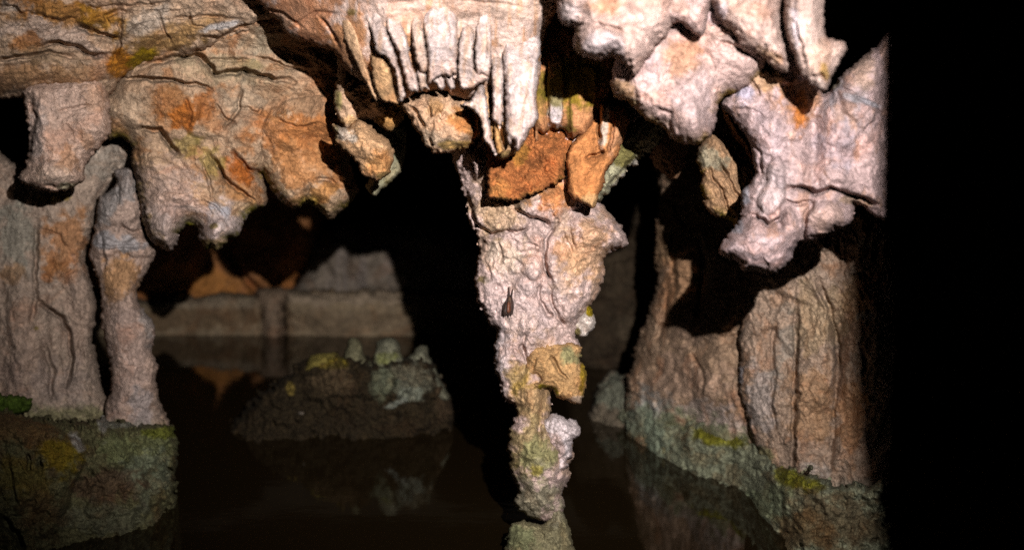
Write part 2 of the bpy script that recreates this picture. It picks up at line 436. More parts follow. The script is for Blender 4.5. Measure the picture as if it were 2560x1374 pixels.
# ------------------------------------------------------------------ central column
popmask = lambda x, y: 0.25 + 0.75 * smooth(780, 1050, y)
column, col_front = rock("limestone_column",
    [(1105, 250), (1128, 370), (1145, 430), (1160, 480), (1168, 540), (1190, 582), (1200, 622), (1192, 660), (1190, 720), (1200, 760),
     (1215, 790), (1220, 808), (1240, 832), (1236, 865), (1234, 905), (1246, 960), (1264, 1000), (1282, 1016), (1290, 1036), (1276, 1075),
     (1268, 1120), (1272, 1165), (1286, 1200), (1291, 1232), (1284, 1258), (1300, 1276), (1325, 1291), (1345, 1301), (1388, 1298),
     (1410, 1272), (1405, 1238), (1424, 1192), (1430, 1140), (1420, 1080), (1385, 1050), (1378, 1015), (1385, 975), (1440, 935), (1450, 890),
     (1450, 855), (1440, 832), (1455, 795), (1482, 762), (1502, 722), (1513, 682), (1512, 648), (1532, 622), (1562, 612), (1566, 596),
     (1556, 566), (1547, 552), (1522, 524), (1500, 492), (1530, 440), (1600, 350), (1660, 250)],
    liny(300, 3.5, 1400, 3.53), 0.16, 125,
    "pale crusted limestone column in the middle, tapering down from the ceiling into the water", "column",
    base=(0.525, 0.409, 0.372), step=3.0, edge=(6, 3), fine=1.6, rough=1.15, streak=((70, 80), (.43, .31, .22), .55),
    pop=(0.006, 17, popmask),
    patches=[(1270, 640, 55, 45, 0, CREAM), (1460, 640, 60, 90, 20, (0.512, 0.334, 0.214), .8), (1240, 535, 70, 50, 0, (0.512, 0.370, 0.248), .7),
             (1250, 420, 60, 90, 0, (0.465, 0.334, 0.222), .6), (1400, 480, 80, 50, 0, ORANGE, .9), (1300, 470, 50, 40, 0, BROWN, .4),
             (1205, 700, 18, 12, 0, MOSS, .8), (1250, 900, 30, 90, 0, WHITE, .9), (1300, 760, 120, 90, 0, (0.539, 0.440, 0.419), .6),
             (1330, 1000, 60, 70, 0, (0.419, 0.290, 0.171), .9), (1300, 940, 35, 40, 0, (0.335, 0.238, 0.086), .7), (1320, 1110, 70, 80, 0, (0.372, 0.290, 0.171), .9),
             (1345, 1150, 45, 60, 0, (0.251, 0.246, 0.137), .8), (1330, 1250, 75, 60, 0, (0.298, 0.273, 0.197), .9), (1282, 1150, 14, 40, 0, MOSS, .5),
             (1340, 1175, 22, 22, 0, (0.279, 0.229, 0.068), .7), (1540, 530, 30, 12, 40, MOSS, .6)],
    lobes=[([(1168, 480), (1240, 470), (1330, 520), (1310, 575), (1275, 583), (1230, 580), (1190, 560)], 0.028, 22),
           ([(1285, 500), (1370, 470), (1440, 490), (1430, 530), (1385, 560), (1355, 548), (1310, 535)], 0.035, 20),
           ([(1362, 620), (1380, 560), (1430, 530), (1500, 520), (1555, 560), (1560, 605), (1510, 660), (1500, 720), (1450, 790), (1415, 808), (1400, 770), (1378, 700)], 0.03, 26),
           ([(1228, 590), (1290, 575), (1360, 590), (1362, 640), (1350, 690), (1325, 695), (1300, 650), (1255, 640)], 0.022, 20),
           ([(1300, 640), (1345, 640), (1355, 680), (1330, 698), (1305, 680)], 0.012, 14)],
    bumps=[(1210, 735, 22, 30, 0, .03), (1500, 600, 60, 40, 0, .05), (1260, 910, 28, 90, 5, .03), (1330, 820, 60, 50, 0, .03),
           (1300, 870, 20, 30, 20, .015), (1320, 1100, 50, 110, 0, .02), (1330, 1000, 40, 60, 0, .02), (1390, 650, 16, 26, 0, .015),
           (1310, 1225, 60, 50, 0, .02)],
    cracks=[([(1160, 470), (1178, 520), (1188, 555), (1230, 585), (1250, 578), (1292, 580), (1320, 568)], 4.5, .022, .014),
            ([(1290, 515), (1312, 535), (1340, 545), (1362, 556), (1378, 572)], 4.5, .022, .014),
            ([(1395, 558), (1366, 600), (1362, 650), (1364, 670), (1380, 700)], 4.5, .028, .014),
            ([(1424, 562), (1430, 600), (1436, 618)], 3.5, .012, .004), ([(1408, 580), (1420, 610), (1432, 635)], 3.5, .01, .004),
            ([(1192, 640), (1206, 600), (1225, 620)], 4, .012, .006),
            ([(1345, 700), (1352, 745), (1370, 785), (1385, 790)], 4, .016, .008), ([(1372, 715), (1384, 770), (1395, 790), (1409, 812)], 4, .02, .008),
            ([(1246, 590), (1252, 640), (1255, 665)], 4, .012, .006), ([(1215, 655), (1225, 685), (1222, 705)], 4, .012, .006),
            ([(1320, 830), (1305, 865), (1318, 890)], 5, .014, .006), ([(1298, 858), (1322, 905)], 5, .014, .006),
            ([(1355, 1020), (1352, 1060), (1350, 1110)], 5, .014, .008)])
rock("knob", [(1352, 1068), (1360, 1045), (1385, 1030), (1405, 1037), (1430, 1050), (1440, 1042), (1452, 1068), (1448, 1090), (1432, 1100),
              (1436, 1118), (1425, 1150), (1412, 1178), (1385, 1180), (1375, 1150), (1358, 1120)],
     3.46, 0.07, 38, "white crusted knob on the lower column", parent=column, base=WHITE, pop=(.007, 13, None), fine=2, edge=(5, 4),
     patches=[(1390, 1120, 22, 40, 0, (0.512, 0.370, 0.325), .6)], moss=None, step=2.5)
rock("mossy_shelf", [(1312, 905), (1318, 880), (1340, 862), (1380, 855), (1448, 862), (1452, 895), (1464, 925), (1465, 965), (1455, 1000), (1445, 1010),
                     (1400, 998), (1388, 985), (1378, 968), (1345, 975), (1330, 960), (1345, 945), (1322, 935)],
     3.42, 0.09, 45, "brown and green ledge jutting from the lower column", parent=column, base=(0.391, 0.255, 0.145), step=2.5, edge=(4, 3),
     patches=[(1425, 890, 28, 28, 0, (.235, .235, .135), .8), (1460, 930, 10, 60, 5, (.20, .145, .03), .85), (1375, 978, 26, 14, 20, (.17, .135, .025), .9),
              (1440, 998, 26, 10, 0, (0.419, 0.334, 0.274), .8)],
     pop=(.005, 19, None), cracks=[([(1375, 890), (1395, 920), (1420, 950)], 4, .014, .005), ([(1340, 890), (1330, 925)], 4, .012, .005)], wet=[(1375, 980, 30, 14, 10, .6)])
rock("broken_nub", [(1436, 830), (1440, 800), (1455, 775), (1472, 760), (1478, 780), (1490, 795), (1488, 815), (1475, 832), (1460, 842), (1445, 838)],
     3.5, 0.05, 22, "yellow mossed nub on the column edge", parent=column, base=(0.521, 0.458, 0.410), step=2.5, edge=(4, 3),
     patches=[(1475, 775, 10, 20, 0, (0.251, 0.185, 0.009), .95), (1442, 830, 10, 20, 0, MOSS, .9)], pop=(.005, 12, None))
rock("lower_drum", [(1268, 1330), (1285, 1308), (1310, 1303), (1345, 1308), (1372, 1300), (1385, 1268), (1405, 1258), (1416, 1290), (1424, 1320),
                    (1436, 1362), (1446, 1440), (1440, 1500), (1262, 1500), (1256, 1420), (1264, 1370)],
     3.5, 0.12, 60, "grey green popcorn crusted drum at the foot of the column", parent=column, base=(0.251, 0.224, 0.145), pop=(.010, 15, None), fine=2, edge=(5, 4),
     patches=[(1390, 1280, 30, 40, 0, (0.316, 0.290, 0.214), .7), (1300, 1340, 50, 30, 0, GREEN, .5)])
rock("mossy_ledge", [(1470, 490), (1460, 420), (1500, 370), (1550, 320), (1600, 290), (1670, 280), (1652, 350), (1612, 386), (1592, 406), (1566, 432),
                     (1532, 468), (1506, 497)], 3.46, 0.10, 34, "green mossed ledge at the upper right of the column", parent=column,
     base=(0.279, 0.264, 0.188), aniso=(1.6, .8, -45), rough=1.5, edge=(9, 5), patches=[(1560, 385, 40, 45, -45, (.15, .13, .05), .85), (1570, 430, 60, 12, -45, (0.353, 0.326, 0.308), .7)],
     cracks=[([(1525, 455), (1560, 420), (1595, 385)], 4, .02, .01)])

# bat
BO = [(1272.3, 715), (1274, 717), (1274, 724), (1274.6, 733), (1275.8, 741), (1277.6, 736), (1279.6, 729), (1280.6, 722.5), (1281.6, 720.6), (1283.2, 722.2), (1282.4, 728),
      (1281, 738), (1281.6, 746), (1284.4, 756), (1285, 768), (1283.6, 778), (1282, 785), (1279, 786), (1277.4, 790.5), (1275.6, 786.4), (1273, 787), (1271.4, 794),
      (1269.4, 787), (1263.4, 787), (1260.8, 793), (1259.6, 787), (1256, 786), (1256.4, 774), (1259, 760), (1262, 754), (1266.6, 747), (1270, 739),
      (1271.4, 730), (1271.2, 718)]
bd = col_front(1270, 768)
bd = min([col_front(x, y) for x in (1258, 1264, 1270, 1276, 1284) for y in (750, 760, 770, 780)])
bfeet = min(col_front(1272, 716), col_front(1282, 722))
M_BAT = plain("bat_fur", (.5, .5, .5)); nt = M_BAT.node_tree
at = nd(nt, 'ShaderNodeVertexColor', layer_name='albedo'); nt.links.new(at.outputs['Color'], nt.nodes["Principled BSDF"].inputs['Base Color'])
nt.nodes["Principled BSDF"].inputs['Roughness'].default_value = 0.55
rock("bat", BO, ('y', [(715, bfeet + .002), (735, bd - .004), (790, bd - .006)]), 0.011, 9,
     "small brown bat hanging by its feet on the pale column with wings folded", "bat", step=.6, edge=(0, 0.15), rough=0.03, veins=0, Tb=.006,
     base=(.022, .013, .010), mat=M_BAT, scale=.1, smooth_outline=False,
     patches=[(1271.5, 768, 6.5, 17, 5, (.080, .027, .013), .9), (1274, 748, 4, 9, 0, (.075, .045, .03), .8), (1270, 787, 12, 3, 0, (.035, .02, .015), .8)],
     bumps=[(1270.5, 769, 6, 20, 3, .006), (1260, 772, 2.5, 14, 6, .003), (1282, 770, 2.5, 14, -4, .003)],
     cracks=[([(1270, 748), (1265, 765), (1263.5, 784)], 1.1, .004, 0), ([(1278, 750), (1279, 768), (1277.5, 784)], 1.1, .004, 0)])

# ------------------------------------------------------------------ fluted curtain above the column
curtain, _ = rock("flowstone_curtain",
    [(620, -110), (655, 10), (690, 45), (712, 80), (740, 100), (792, 113), (836, 133), (870, 180), (905, 202), (930, 236), (952, 250), (1003, 258),
     (1035, 234), (1073, 228), (1100, 226), (1140, 244), (1180, 250), (1240, 252), (1325, 262), (1348, 200), (1352, 120), (1372, 60), (1420, -20), (1450, -110)],
    lambda x, y: 2.92 + .24 * (y + 110) / 370 + .30 * smooth(980, 640, x), 0.13, 70, "white fluted flowstone curtain hanging from the ceiling above the column", "flowstone",
    base=(0.515, 0.404, 0.353), step=3, rough=.35, fine=1.6, edge=(3, 2), veins=.4, streak=((14, 110), (.42, .24, .14), .65),
    patches=[(1050, 165, 190, 85, 0, (.36, .20, .115), .9), (760, 40, 130, 110, 20, (0.423, 0.232, 0.148), .95), (860, 110, 60, 80, 20, (0.414, 0.232, 0.139), .9), (960, 185, 28, 50, -15, (0.432, 0.249, 0.115), .9),
             (1040, 50, 60, 30, 0, (0.442, 0.301, 0.230), .6), (1150, 150, 70, 20, 0, WHITE, .8), (1120, 175, 50, 40, 0, WHITE, .9), (1190, 140, 20, 50, 0, (0.460, 0.310, 0.205), .6),
             (700, 60, 40, 30, 0, (0.368, 0.284, 0.221), .6), (1250, 20, 160, 30, 0, (0.414, 0.310, 0.246), .5), (880, 30, 16, 10, 0, MOSS, .7), (1440, 180, 60, 90, 0, (0.230, 0.172, 0.066), .9)],
    warp=2.4,
    cracks=[([(735, 60), (790, 30), (850, 35)], 4, .01, .004), ([(650, 20), (700, 30), (760, 70)], 4, .012, .006), ([(800, 40), (830, 80), (850, 120)], 4, .012, .006), ([(950, 10), (1100, -5), (1300, 15)], 4, .006, .003)])
def curtain_front(y, x=980.0): return 2.79 + .24 * (y + 110) / 370 + .30 * smooth(980, 640, x)
def flute(poly, parent, y0=25, y1=125, front=curtain_front, proud=.095, base=(.49, .405, .37), R=7, T=.028, **kw):
    return rock("flute", poly, lambda x, y: front(y, x) + .035 - proud * smooth(y0, y1, y), T, R, parent=parent, step=2.6, base=base, rough=.45, fine=1.5,
                edge=(2.2, 2.2), veins=.2, nodular=.4, aniso=(.7, 1.6, 0), streak=((13, 70), (.42, .27, .17), .45), **kw)
for poly, kw in (
    ([(850, 55), (868, 42), (884, 62), (902, 118), (918, 172), (932, 214), (944, 250), (930, 240), (908, 198), (888, 160), (868, 110)], dict(base=(.45, .31, .21), proud=.03)),
    ([(908, 30), (945, 18), (960, 55), (972, 95), (985, 125), (997, 165), (1005, 205), (1013, 240), (1001, 256), (994, 225), (988, 190), (978, 165), (962, 142), (944, 136), (937, 120), (928, 80)], {}),
    ([(924, 132), (950, 142), (968, 158), (979, 185), (984, 222), (996, 258), (975, 257), (950, 248), (934, 205)], dict(y0=110, y1=170, proud=.06, base=(.47, .31, .19))),
    ([(962, 50), (985, 34), (1006, 60), (1017, 98), (1022, 120), (1030, 160), (1041, 190), (1046, 226), (1034, 229), (1023, 227), (1013, 195), (1001, 150), (990, 118), (976, 92)], {}),
    ([(1026, 50), (1048, 40), (1060, 95), (1067, 140), (1068, 170), (1060, 181), (1048, 172), (1037, 135)], dict(base=(.52, .41, .35))),
    ([(1042, 172), (1060, 180), (1068, 212), (1080, 226), (1062, 222), (1050, 224)], dict(y0=150, y1=190, proud=.07)),
    ([(1058, 40), (1100, 8), (1141, 40), (1142, 120), (1141, 202), (1133, 186), (1126, 198), (1112, 186), (1098, 193), (1084, 200), (1071, 207), (1069, 130)], dict(base=(.51, .43, .405), y0=10)),
    ([(1078, 190), (1104, 186), (1112, 214), (1104, 228), (1092, 216)], dict(y0=150, y1=190, proud=.06)),
    ([(1110, 184), (1130, 188), (1138, 214), (1128, 226), (1118, 210)], dict(y0=150, y1=190, proud=.06)),
    ([(1146, 110), (1160, 64), (1183, 78), (1185, 172), (1214, 186), (1222, 198), (1192, 214), (1180, 222), (1148, 215)], dict(y0=40, y1=150)),
    ([(1190, 60), (1205, 34), (1224, 40), (1227, 150), (1222, 190), (1206, 184), (1191, 178)], dict(y0=30, y1=140, base=(.50, .42, .39)))):
    flute(poly, curtain, **kw)
drape, _ = rock("drapery", [(1150, 258), (1175, 252), (1215, 202), (1224, 150), (1220, 60), (1350, 60), (1346, 180), (1340, 250), (1346, 295), (1324, 325), (1306, 366), (1286, 386),
                 (1262, 399), (1240, 390), (1222, 364), (1206, 350), (1206, 328), (1200, 300), (1188, 275)],
     liny(60, 3.06, 400, 3.1), .10, 36, "white folded drapery at the front of the curtain", parent=curtain, base=(.47, .30, .19), rough=.4, fine=1.6, edge=(3, 2.5), veins=.3, warp=2.4,
     patches=[(1280, 90, 70, 60, 0, (.55, .46, .42), .9), (1325, 340, 16, 40, 20, (.18, .13, .06), .8), (1265, 388, 40, 14, 0, (.2, .14, .07), .9), (1236, 320, 12, 60, 0, (.48, .27, .13), .8)],
     cracks=[([(1228, 200), (1231, 287), (1249, 318), (1256, 365)], 6, .03, .004)])
def drape_front(y, x=0): return 2.965 + .04 * (y - 60) / 340
for poly, kw in (
    ([(1156, 262), (1178, 250), (1202, 208), (1214, 236), (1222, 286), (1230, 340), (1240, 386), (1224, 366), (1207, 350), (1205, 322), (1196, 292), (1180, 272)], dict(y0=190, y1=250, proud=.07)),
    ([(1230, 130), (1256, 130), (1258, 240), (1257, 300), (1250, 322), (1241, 304), (1232, 280)], dict(y0=110, y1=200)),
    ([(1262, 90), (1346, 90), (1345, 180), (1341, 250), (1347, 293), (1328, 318), (1310, 352), (1294, 378), (1284, 352), (1274, 364), (1266, 335), (1263, 240)], dict(y0=60, y1=190, base=(.51, .43, .405), R=16, T=.04)),
    ([(1236, 300), (1246, 318), (1254, 350), (1258, 378), (1246, 384), (1236, 350)], dict(y0=290, y1=330, proud=.06, base=(.48, .29, .15)))):
    flute(poly, drape, front=drape_front, **kw)
tag(rock("stalactite", [(1000, 252), (1030, 238), (1100, 222), (1150, 240), (1182, 268), (1198, 310), (1192, 342), (1160, 371), (1115, 383), (1072, 376), (1055, 350), (1040, 320), (1018, 290)],
     3.2, .12, 50, base=(0.49, 0.335, 0.235), rough=.8, edge=(4, 3), fine=1.5,
     patches=[(1160, 310, 38, 50, 20, (0.405, 0.206, 0.098), .9), (1090, 265, 22, 24, 0, (0.46, 0.28, 0.155), .8), (1110, 345, 50, 30, 0, (0.552, 0.430, 0.328), .8), (1140, 365, 40, 12, 0, (0.304, 0.206, 0.049), .6)],
     lobes=[([(1066, 240), (1110, 235), (1112, 270), (1090, 290), (1075, 280)], .015, 12)],
     cracks=[([(1025, 265), (1050, 295), (1060, 320)], 4, .02, .008), ([(1068, 260), (1076, 292), (1090, 292), (1096, 275), (1108, 294), (1118, 280)], 3.5, .014, .006), ([(1085, 300), (1075, 345), (1085, 370)], 4, .015, .008)])[0],
    "stubby amber stalactite bulging under the left half of the white curtain", "stalactite")
tag(rock("drapery", [(1300, -110), (1600, -110), (1570, 60), (1550, 150), (1525, 225), (1498, 290), (1480, 322), (1462, 346), (1446, 340), (1432, 346), (1420, 334), (1402, 322), (1392, 326), (1380, 320), (1360, 334), (1346, 326), (1336, 330)],
     3.3, .07, 30, base=(0.368, 0.198, 0.115), rough=.6, edge=(3, 2), aniso=(.7, 2.2, 0), warp=2,
     patches=[(1390, 285, 16, 50, 4, WHITE, 1.0), (1430, 200, 90, 70, 0, (0.156, 0.129, 0.025), .8), (1425, 290, 8, 40, 0, MOSS, .8), (1350, 230, 12, 80, 0, MOSS, .6), (1400, 325, 50, 8, 0, MOSS, .7)],
     lobes=[([(1372, 150), (1406, 150), (1404, 320), (1374, 322)], .03, 4), ([(1432, 180), (1490, 180), (1476, 330), (1440, 350), (1425, 310)], .022, 5)],
     cracks=[([(1370, 150), (1372, 320)], 4, .006, .004)])[0],
    "rust brown drapery with one white fold, shadowed beside the white curtain", "drapery")
tag(rock("drapery", [(1216, 430), (1216, 380), (1220, 330), (1262, 310), (1310, 300), (1370, 295), (1430, 300), (1450, 320), (1436, 352), (1424, 390), (1414, 412), (1402, 446), (1378, 464), (1348, 480), (1320, 492), (1286, 499), (1250, 497), (1226, 494), (1219, 488), (1217, 460)],
     liny(300, 3.42, 500, 3.22), .05, 12, base=(0.36, 0.155, 0.078), rough=1.5, edge=(7, 4), fine=2.4, veins=.1, nodular=1.5, streak=((34, 22), (.20, .09, .045), .55),
     patches=[(1252, 470, 24, 28, 0, (0.46, 0.23, 0.11), .9), (1360, 486, 70, 7, -14, MOSS, .7), (1300, 380, 20, 40, 20, (.2, .14, .04), .5)],
     moss=(MOSS, 7, .7), bumps=[(1255, 460, 26, 40, 0, .02), (1340, 410, 50, 24, -35, .02), (1300, 450, 18, 40, 20, -.02)])[0],
    "broad rust orange drapery flap lapping over the top of the column", "drapery")
tag(rock("drapery", [(1420, 375), (1450, 338), (1474, 316), (1482, 286), (1494, 240), (1508, 194), (1517, 197), (1512, 245), (1520, 258), (1556, 268), (1570, 300), (1562, 340), (1546, 386),
                     (1531, 410), (1513, 436), (1510, 462), (1494, 494), (1484, 520), (1460, 510), (1424, 488), (1419, 440), (1415, 402)],
     liny(190, 3.33, 520, 3.21), .045, 13, base=(0.423, 0.206, 0.107), rough=.7, edge=(3, 2), fine=1.4, aniso=(.7, 1.8, 10),
     patches=[(1505, 225, 8, 40, 15, (0.460, 0.361, 0.271), .9), (1512, 320, 10, 55, 10, (0.506, 0.421, 0.353), .95), (1545, 330, 18, 60, 15, (0.442, 0.258, 0.164), .8), (1480, 500, 24, 20, 0, (0.460, 0.310, 0.180), .8)],
     lobes=[([(1500, 262), (1535, 265), (1530, 330), (1522, 378), (1505, 380), (1497, 360), (1500, 310)], .035, 10), ([(1535, 270), (1562, 275), (1560, 320), (1530, 375), (1526, 340)], .02, 10)],
     cracks=[([(1465, 395), (1482, 386), (1500, 384), (1510, 376)], 4, .03, .012), ([(1500, 265), (1498, 360)], 4, .025, .004), ([(1535, 300), (1524, 380)], 3.5, .02, .004)],
     bumps=[(1445, 430, 25, 60, 10, .02), (1500, 430, 25, 40, 20, .02)])[0],
    "orange drapery flap with pale ribs, right of the broad rust one", "drapery")

# ------------------------------------------------------------------ finger stalactites left of the curtain
tag(rock("stalactite", [(834, 242), (842, 200), (850, 60), (930, 50), (962, 235), (962, 290), (906, 304), (868, 321), (850, 302), (838, 280)],
     3.42, .07, 34, base=(.45, .32, .23), edge=(3, 3), fine=1.5, patches=[(845, 240, 14, 30, 0, (.25, .22, .1), .8), (880, 300, 24, 14, 0, (.5, .33, .19), .8)])[0],
    "short grey stalactite knob left of the curtain, upper half in shadow", "stalactite")
tag(rock("stalactite", [(831, 312), (848, 318), (870, 320), (905, 300), (938, 328), (968, 350), (985, 386), (976, 428), (960, 446), (936, 447), (908, 436), (884, 398), (846, 366)],
     3.38, .08, 42, base=(.48, .315, .20), edge=(3, 3), fine=1.6, patches=[(860, 335, 30, 22, 20, (.45, .39, .33), .9), (950, 410, 30, 40, 0, (.50, .29, .15), .8), (838, 335, 8, 24, 0, MOSS, .6), (965, 440, 30, 8, 0, OLIVE, .6)])[0],
    "amber finger stalactite pointing down between curtain and left overhang", "stalactite")
tag(rock("stalactite", [(900, 240), (905, 100), (1000, 90), (1012, 265), (1005, 305), (977, 331), (950, 316), (925, 290)],
     3.46, .06, 28, base=(.46, .3, .16), edge=(3, 2), patches=[(965, 300, 20, 20, 0, (.46, .27, .13), .7)])[0],
    "small dark stalactite tucked behind the left corner of the curtain", "stalactite")
tag(rock("stalactite", [(916, 468), (928, 440), (930, 330), (1010, 320), (1005, 420), (985, 446), (955, 470), (934, 490)],
     3.75, .05, 18, base=(.33, .31, .22), edge=(3, 2), moss=(MOSS, 14, .8))[0],
    "tiny grey green drip below the amber finger stalactite", "stalactite")

# ------------------------------------------------------------------ left ceiling and overhang
tag(rock("rock_ledge", [(-90, -120), (790, -120), (745, 20), (700, 48), (655, 62), (612, 84), (560, 100), (505, 128), (440, 140), (380, 150), (330, 178), (296, 208), (262, 250), (200, 262), (110, 232),
                        (60, 240), (0, 246), (-90, 250)],
     liny(-120, 3.45, 250, 3.82), .14, 60, step=3, base=(0.370, 0.272, 0.200), rough=1.35, edge=(5, 3), aniso=(2.4, .75, -6), fine=1.3, veins=1.6,
     patches=[(400, 110, 120, 40, -25, (.24, .145, .06), .75), (90, 20, 160, 26, 4, (.22, .125, .06), .8), (60, 190, 120, 36, 0, (.25, .15, .09), .8), (130, 40, 170, 40, 5, (0.284, 0.152, 0.067), .85), (260, 50, 60, 40, 20, (0.258, 0.144, 0.044), .85), (90, 75, 110, 26, 5, (0.430, 0.344, 0.289), .8), (190, 105, 110, 20, 25, (0.473, 0.368, 0.303), .9), (60, 110, 40, 26, -10, (0.292, 0.136, 0.059), .8),
              (300, 165, 40, 40, -30, (0.318, 0.144, 0.044), .95), (360, 150, 50, 24, -35, (0.215, 0.152, 0.030), .9), (380, 50, 60, 30, -20, (0.396, 0.336, 0.281), .8), (480, 60, 90, 26, -15, (0.310, 0.200, 0.111), .7), (560, 65, 60, 10, -12, (0.387, 0.376, 0.370), .8),
              (140, 190, 130, 30, 0, (0.292, 0.184, 0.111), .7), (100, 140, 100, 20, 5, (0.232, 0.168, 0.111), .6), (30, 20, 40, 20, 0, (0.361, 0.320, 0.281), .7), (620, 30, 90, 30, 20, (0.361, 0.272, 0.207), .7)],
     cracks=[([(190, 58), (225, 78), (265, 88), (302, 98)], 5, .035, .014), ([(95, 118), (140, 104), (180, 112), (220, 132), (262, 142)], 5, .035, .016), ([(60, 140), (120, 132), (190, 142)], 5, .02, .01),
             ([(0, 148), (60, 140)], 5, .03, .01), ([(270, 60), (262, 40), (300, 25), (320, 26)], 4, .02, .008), ([(400, 30), (410, 70), (430, 110)], 4, .015, .008), ([(305, 35), (298, 110), (290, 150)], 4, .02, .012),
             ([(470, 30), (480, 60), (520, 75)], 4, .014, .008), ([(500, 92), (545, 95), (600, 70), (640, 62)], 5, .03, .014), ([(0, 15), (40, 20), (60, 40)], 4, .02, .01), ([(60, 30), (150, 50), (200, 45)], 4, .015, .01),
             ([(215, 10), (240, 20), (330, 15), (420, 5)], 4, .014, .008), ([(430, 45), (520, 40), (600, 45)], 4, .014, .008)])[0],
    "layered brown rock ledge of the ceiling across the top left", "rock ledge")

mass_out = [(240, 262), (290, 190), (350, 120), (452, 70), (640, 0), (800, -20), (910, 100), (940, 260), (885, 330), (876, 395), (884, 438), (896, 474), (880, 502), (850, 532), (828, 546), (806, 532), (790, 516),
            (765, 510), (740, 521), (715, 515), (690, 486), (664, 452), (656, 436), (668, 490), (660, 516), (640, 526), (614, 546), (596, 590), (570, 602), (541, 629), (526, 620), (511, 624), (500, 600),
            (493, 572), (470, 564), (450, 582), (440, 610), (425, 629), (400, 615), (376, 602), (365, 576), (357, 545), (352, 515), (348, 478), (336, 440), (328, 400), (326, 366), (306, 346), (286, 345), (266, 340)]
tag(rock("rock_overhang", mass_out, ('y', [(0, 3.62), (120, 3.85), (400, 3.97), (620, 3.98)]), .19, 75, step=3, base=(0.387, 0.280, 0.200), rough=1.0, edge=(4, 2.5), fine=1.3, aniso=(1.3, .9, 25), streak=((95, 60), (.30, .145, .07), .55),
     patches=[(440, 520, 110, 90, 20, (.50, .405, .36), .9), (570, 560, 80, 50, 0, (.49, .41, .385), .9), (430, 270, 70, 50, 0, (0.284, 0.152, 0.081), .9), (455, 290, 45, 35, -15, (0.327, 0.128, 0.052), .9), (515, 260, 35, 45, 30, (0.327, 0.144, 0.067), .85), (690, 330, 70, 60, 0, (0.370, 0.176, 0.089), .8), (790, 330, 120, 130, 0, (0.36, 0.17, 0.085), .95), (690, 260, 60, 60, 0, (.36, .2, .11), .7),
              (700, 230, 130, 50, 10, (0.344, 0.264, 0.192), .6), (760, 420, 90, 60, 0, (0.396, 0.216, 0.118), .8), (600, 430, 24, 55, -35, (0.310, 0.120, 0.052), 1.0), (600, 480, 40, 24, 20, (0.361, 0.192, 0.096), .7),
              (530, 400, 30, 50, -20, (0.310, 0.232, 0.104), .8), (460, 370, 40, 30, 0, (0.284, 0.224, 0.089), .6), (420, 460, 70, 90, -20, (0.430, 0.320, 0.259), .8), (450, 550, 80, 50, 0, (0.430, 0.344, 0.303), .8), (545, 540, 50, 30, 20, (0.413, 0.360, 0.340), .9),
              (545, 520, 60, 14, 30, BLUE, .5), (700, 495, 16, 20, 0, WHITE, .9), (800, 485, 40, 30, 0, (0.447, 0.248, 0.126), .9), (560, 170, 150, 40, 5, (0.370, 0.296, 0.207), .8), (640, 110, 60, 40, 0, (0.361, 0.304, 0.229), .8), (590, 260, 60, 50, 0, (0.344, 0.280, 0.215), .6),
              (330, 270, 50, 50, 0, (0.387, 0.304, 0.229), .6), (535, 565, 12, 8, 0, MOSS, .8), (620, 160, 40, 16, 0, OLIVE, .5)],
     moss=((0.172, 0.152, 0.030), 15, 1.1), wet=[(830, 510, 70, 40, -20, .8), (740, 510, 40, 16, 0, .7)],
     lobes=[([(655, 330), (700, 260), (860, 240), (900, 330), (900, 500), (830, 560), (700, 530), (668, 440)], .05, 60),
            ([(760, 455), (800, 446), (840, 460), (900, 480), (880, 520), (828, 556), (775, 520)], .02, 16),
            ([(330, 420), (420, 400), (520, 470), (560, 530), (600, 560), (540, 640), (480, 560), (440, 630), (360, 610)], .03, 40)],
     bumps=[(610, 330, 50, 40, 30, .03), (560, 420, 30, 60, -30, -.02), (300, 300, 40, 40, 0, .02), (690, 200, 60, 30, 10, .03), (420, 580, 40, 50, 0, .04), (545, 590, 40, 40, 0, .05), (480, 560, 30, 26, 0, -.05), (430, 280, 60, 40, 0, .03), (515, 260, 30, 35, 0, .02), (720, 480, 50, 50, 0, .03), (380, 395, 40, 40, 0, .03), (780, 310, 60, 24, 10, .02), (800, 350, 60, 18, 10, -.015)],
     cracks=[([(345, 172), (400, 150), (455, 140), (491, 135), (520, 160), (538, 182), (582, 182), (618, 178), (647, 186), (684, 197), (735, 202)], 6, .05, .03),
             ([(302, 202), (345, 194), (400, 198), (455, 204), (495, 209), (530, 224)], 5, .04, .018), ([(604, 226), (598, 269), (575, 306), (558, 322)], 4, .025, .01), ([(611, 269), (647, 284), (655, 270)], 4, .016, .01),
             ([(345, 320), (400, 327), (429, 364), (447, 389)], 6, .045, .02), ([(504, 407), (523, 452), (535, 508)], 3.5, .014, .006), ([(535, 393), (554, 432), (577, 460), (605, 480), (632, 498)], 5, .03, .016),
             ([(520, 380), (545, 420), (565, 450)], 4, .014, .008), ([(582, 376), (622, 421), (658, 437)], 4.5, .022, .012), ([(779, 452), (805, 446), (827, 449), (841, 463)], 4, .014, .008), ([(762, 500), (771, 462)], 4, .014, .006),
             ([(505, 500), (540, 520), (560, 545)], 4, .014, .008), ([(355, 498), (362, 540), (372, 590)], 4, .012, .008), ([(520, 150), (560, 148), (620, 150)], 4, .016, .01), ([(640, 140), (700, 160), (760, 175)], 4, .02, .012),
             ([(440, 95), (520, 92), (620, 75)], 4, .014, .01), ([(540, 260), (560, 295), (590, 310)], 4, .014, .01), ([(460, 240), (480, 280), (470, 320)], 4, .012, .008), ([(690, 300), (740, 318), (800, 310)], 4, .012, .008),
             ([(300, 385), (340, 375), (350, 420)], 4, .014, .008)])[0],
    "big orange and grey rock overhang with a ragged lower edge, left of the column", "overhang")
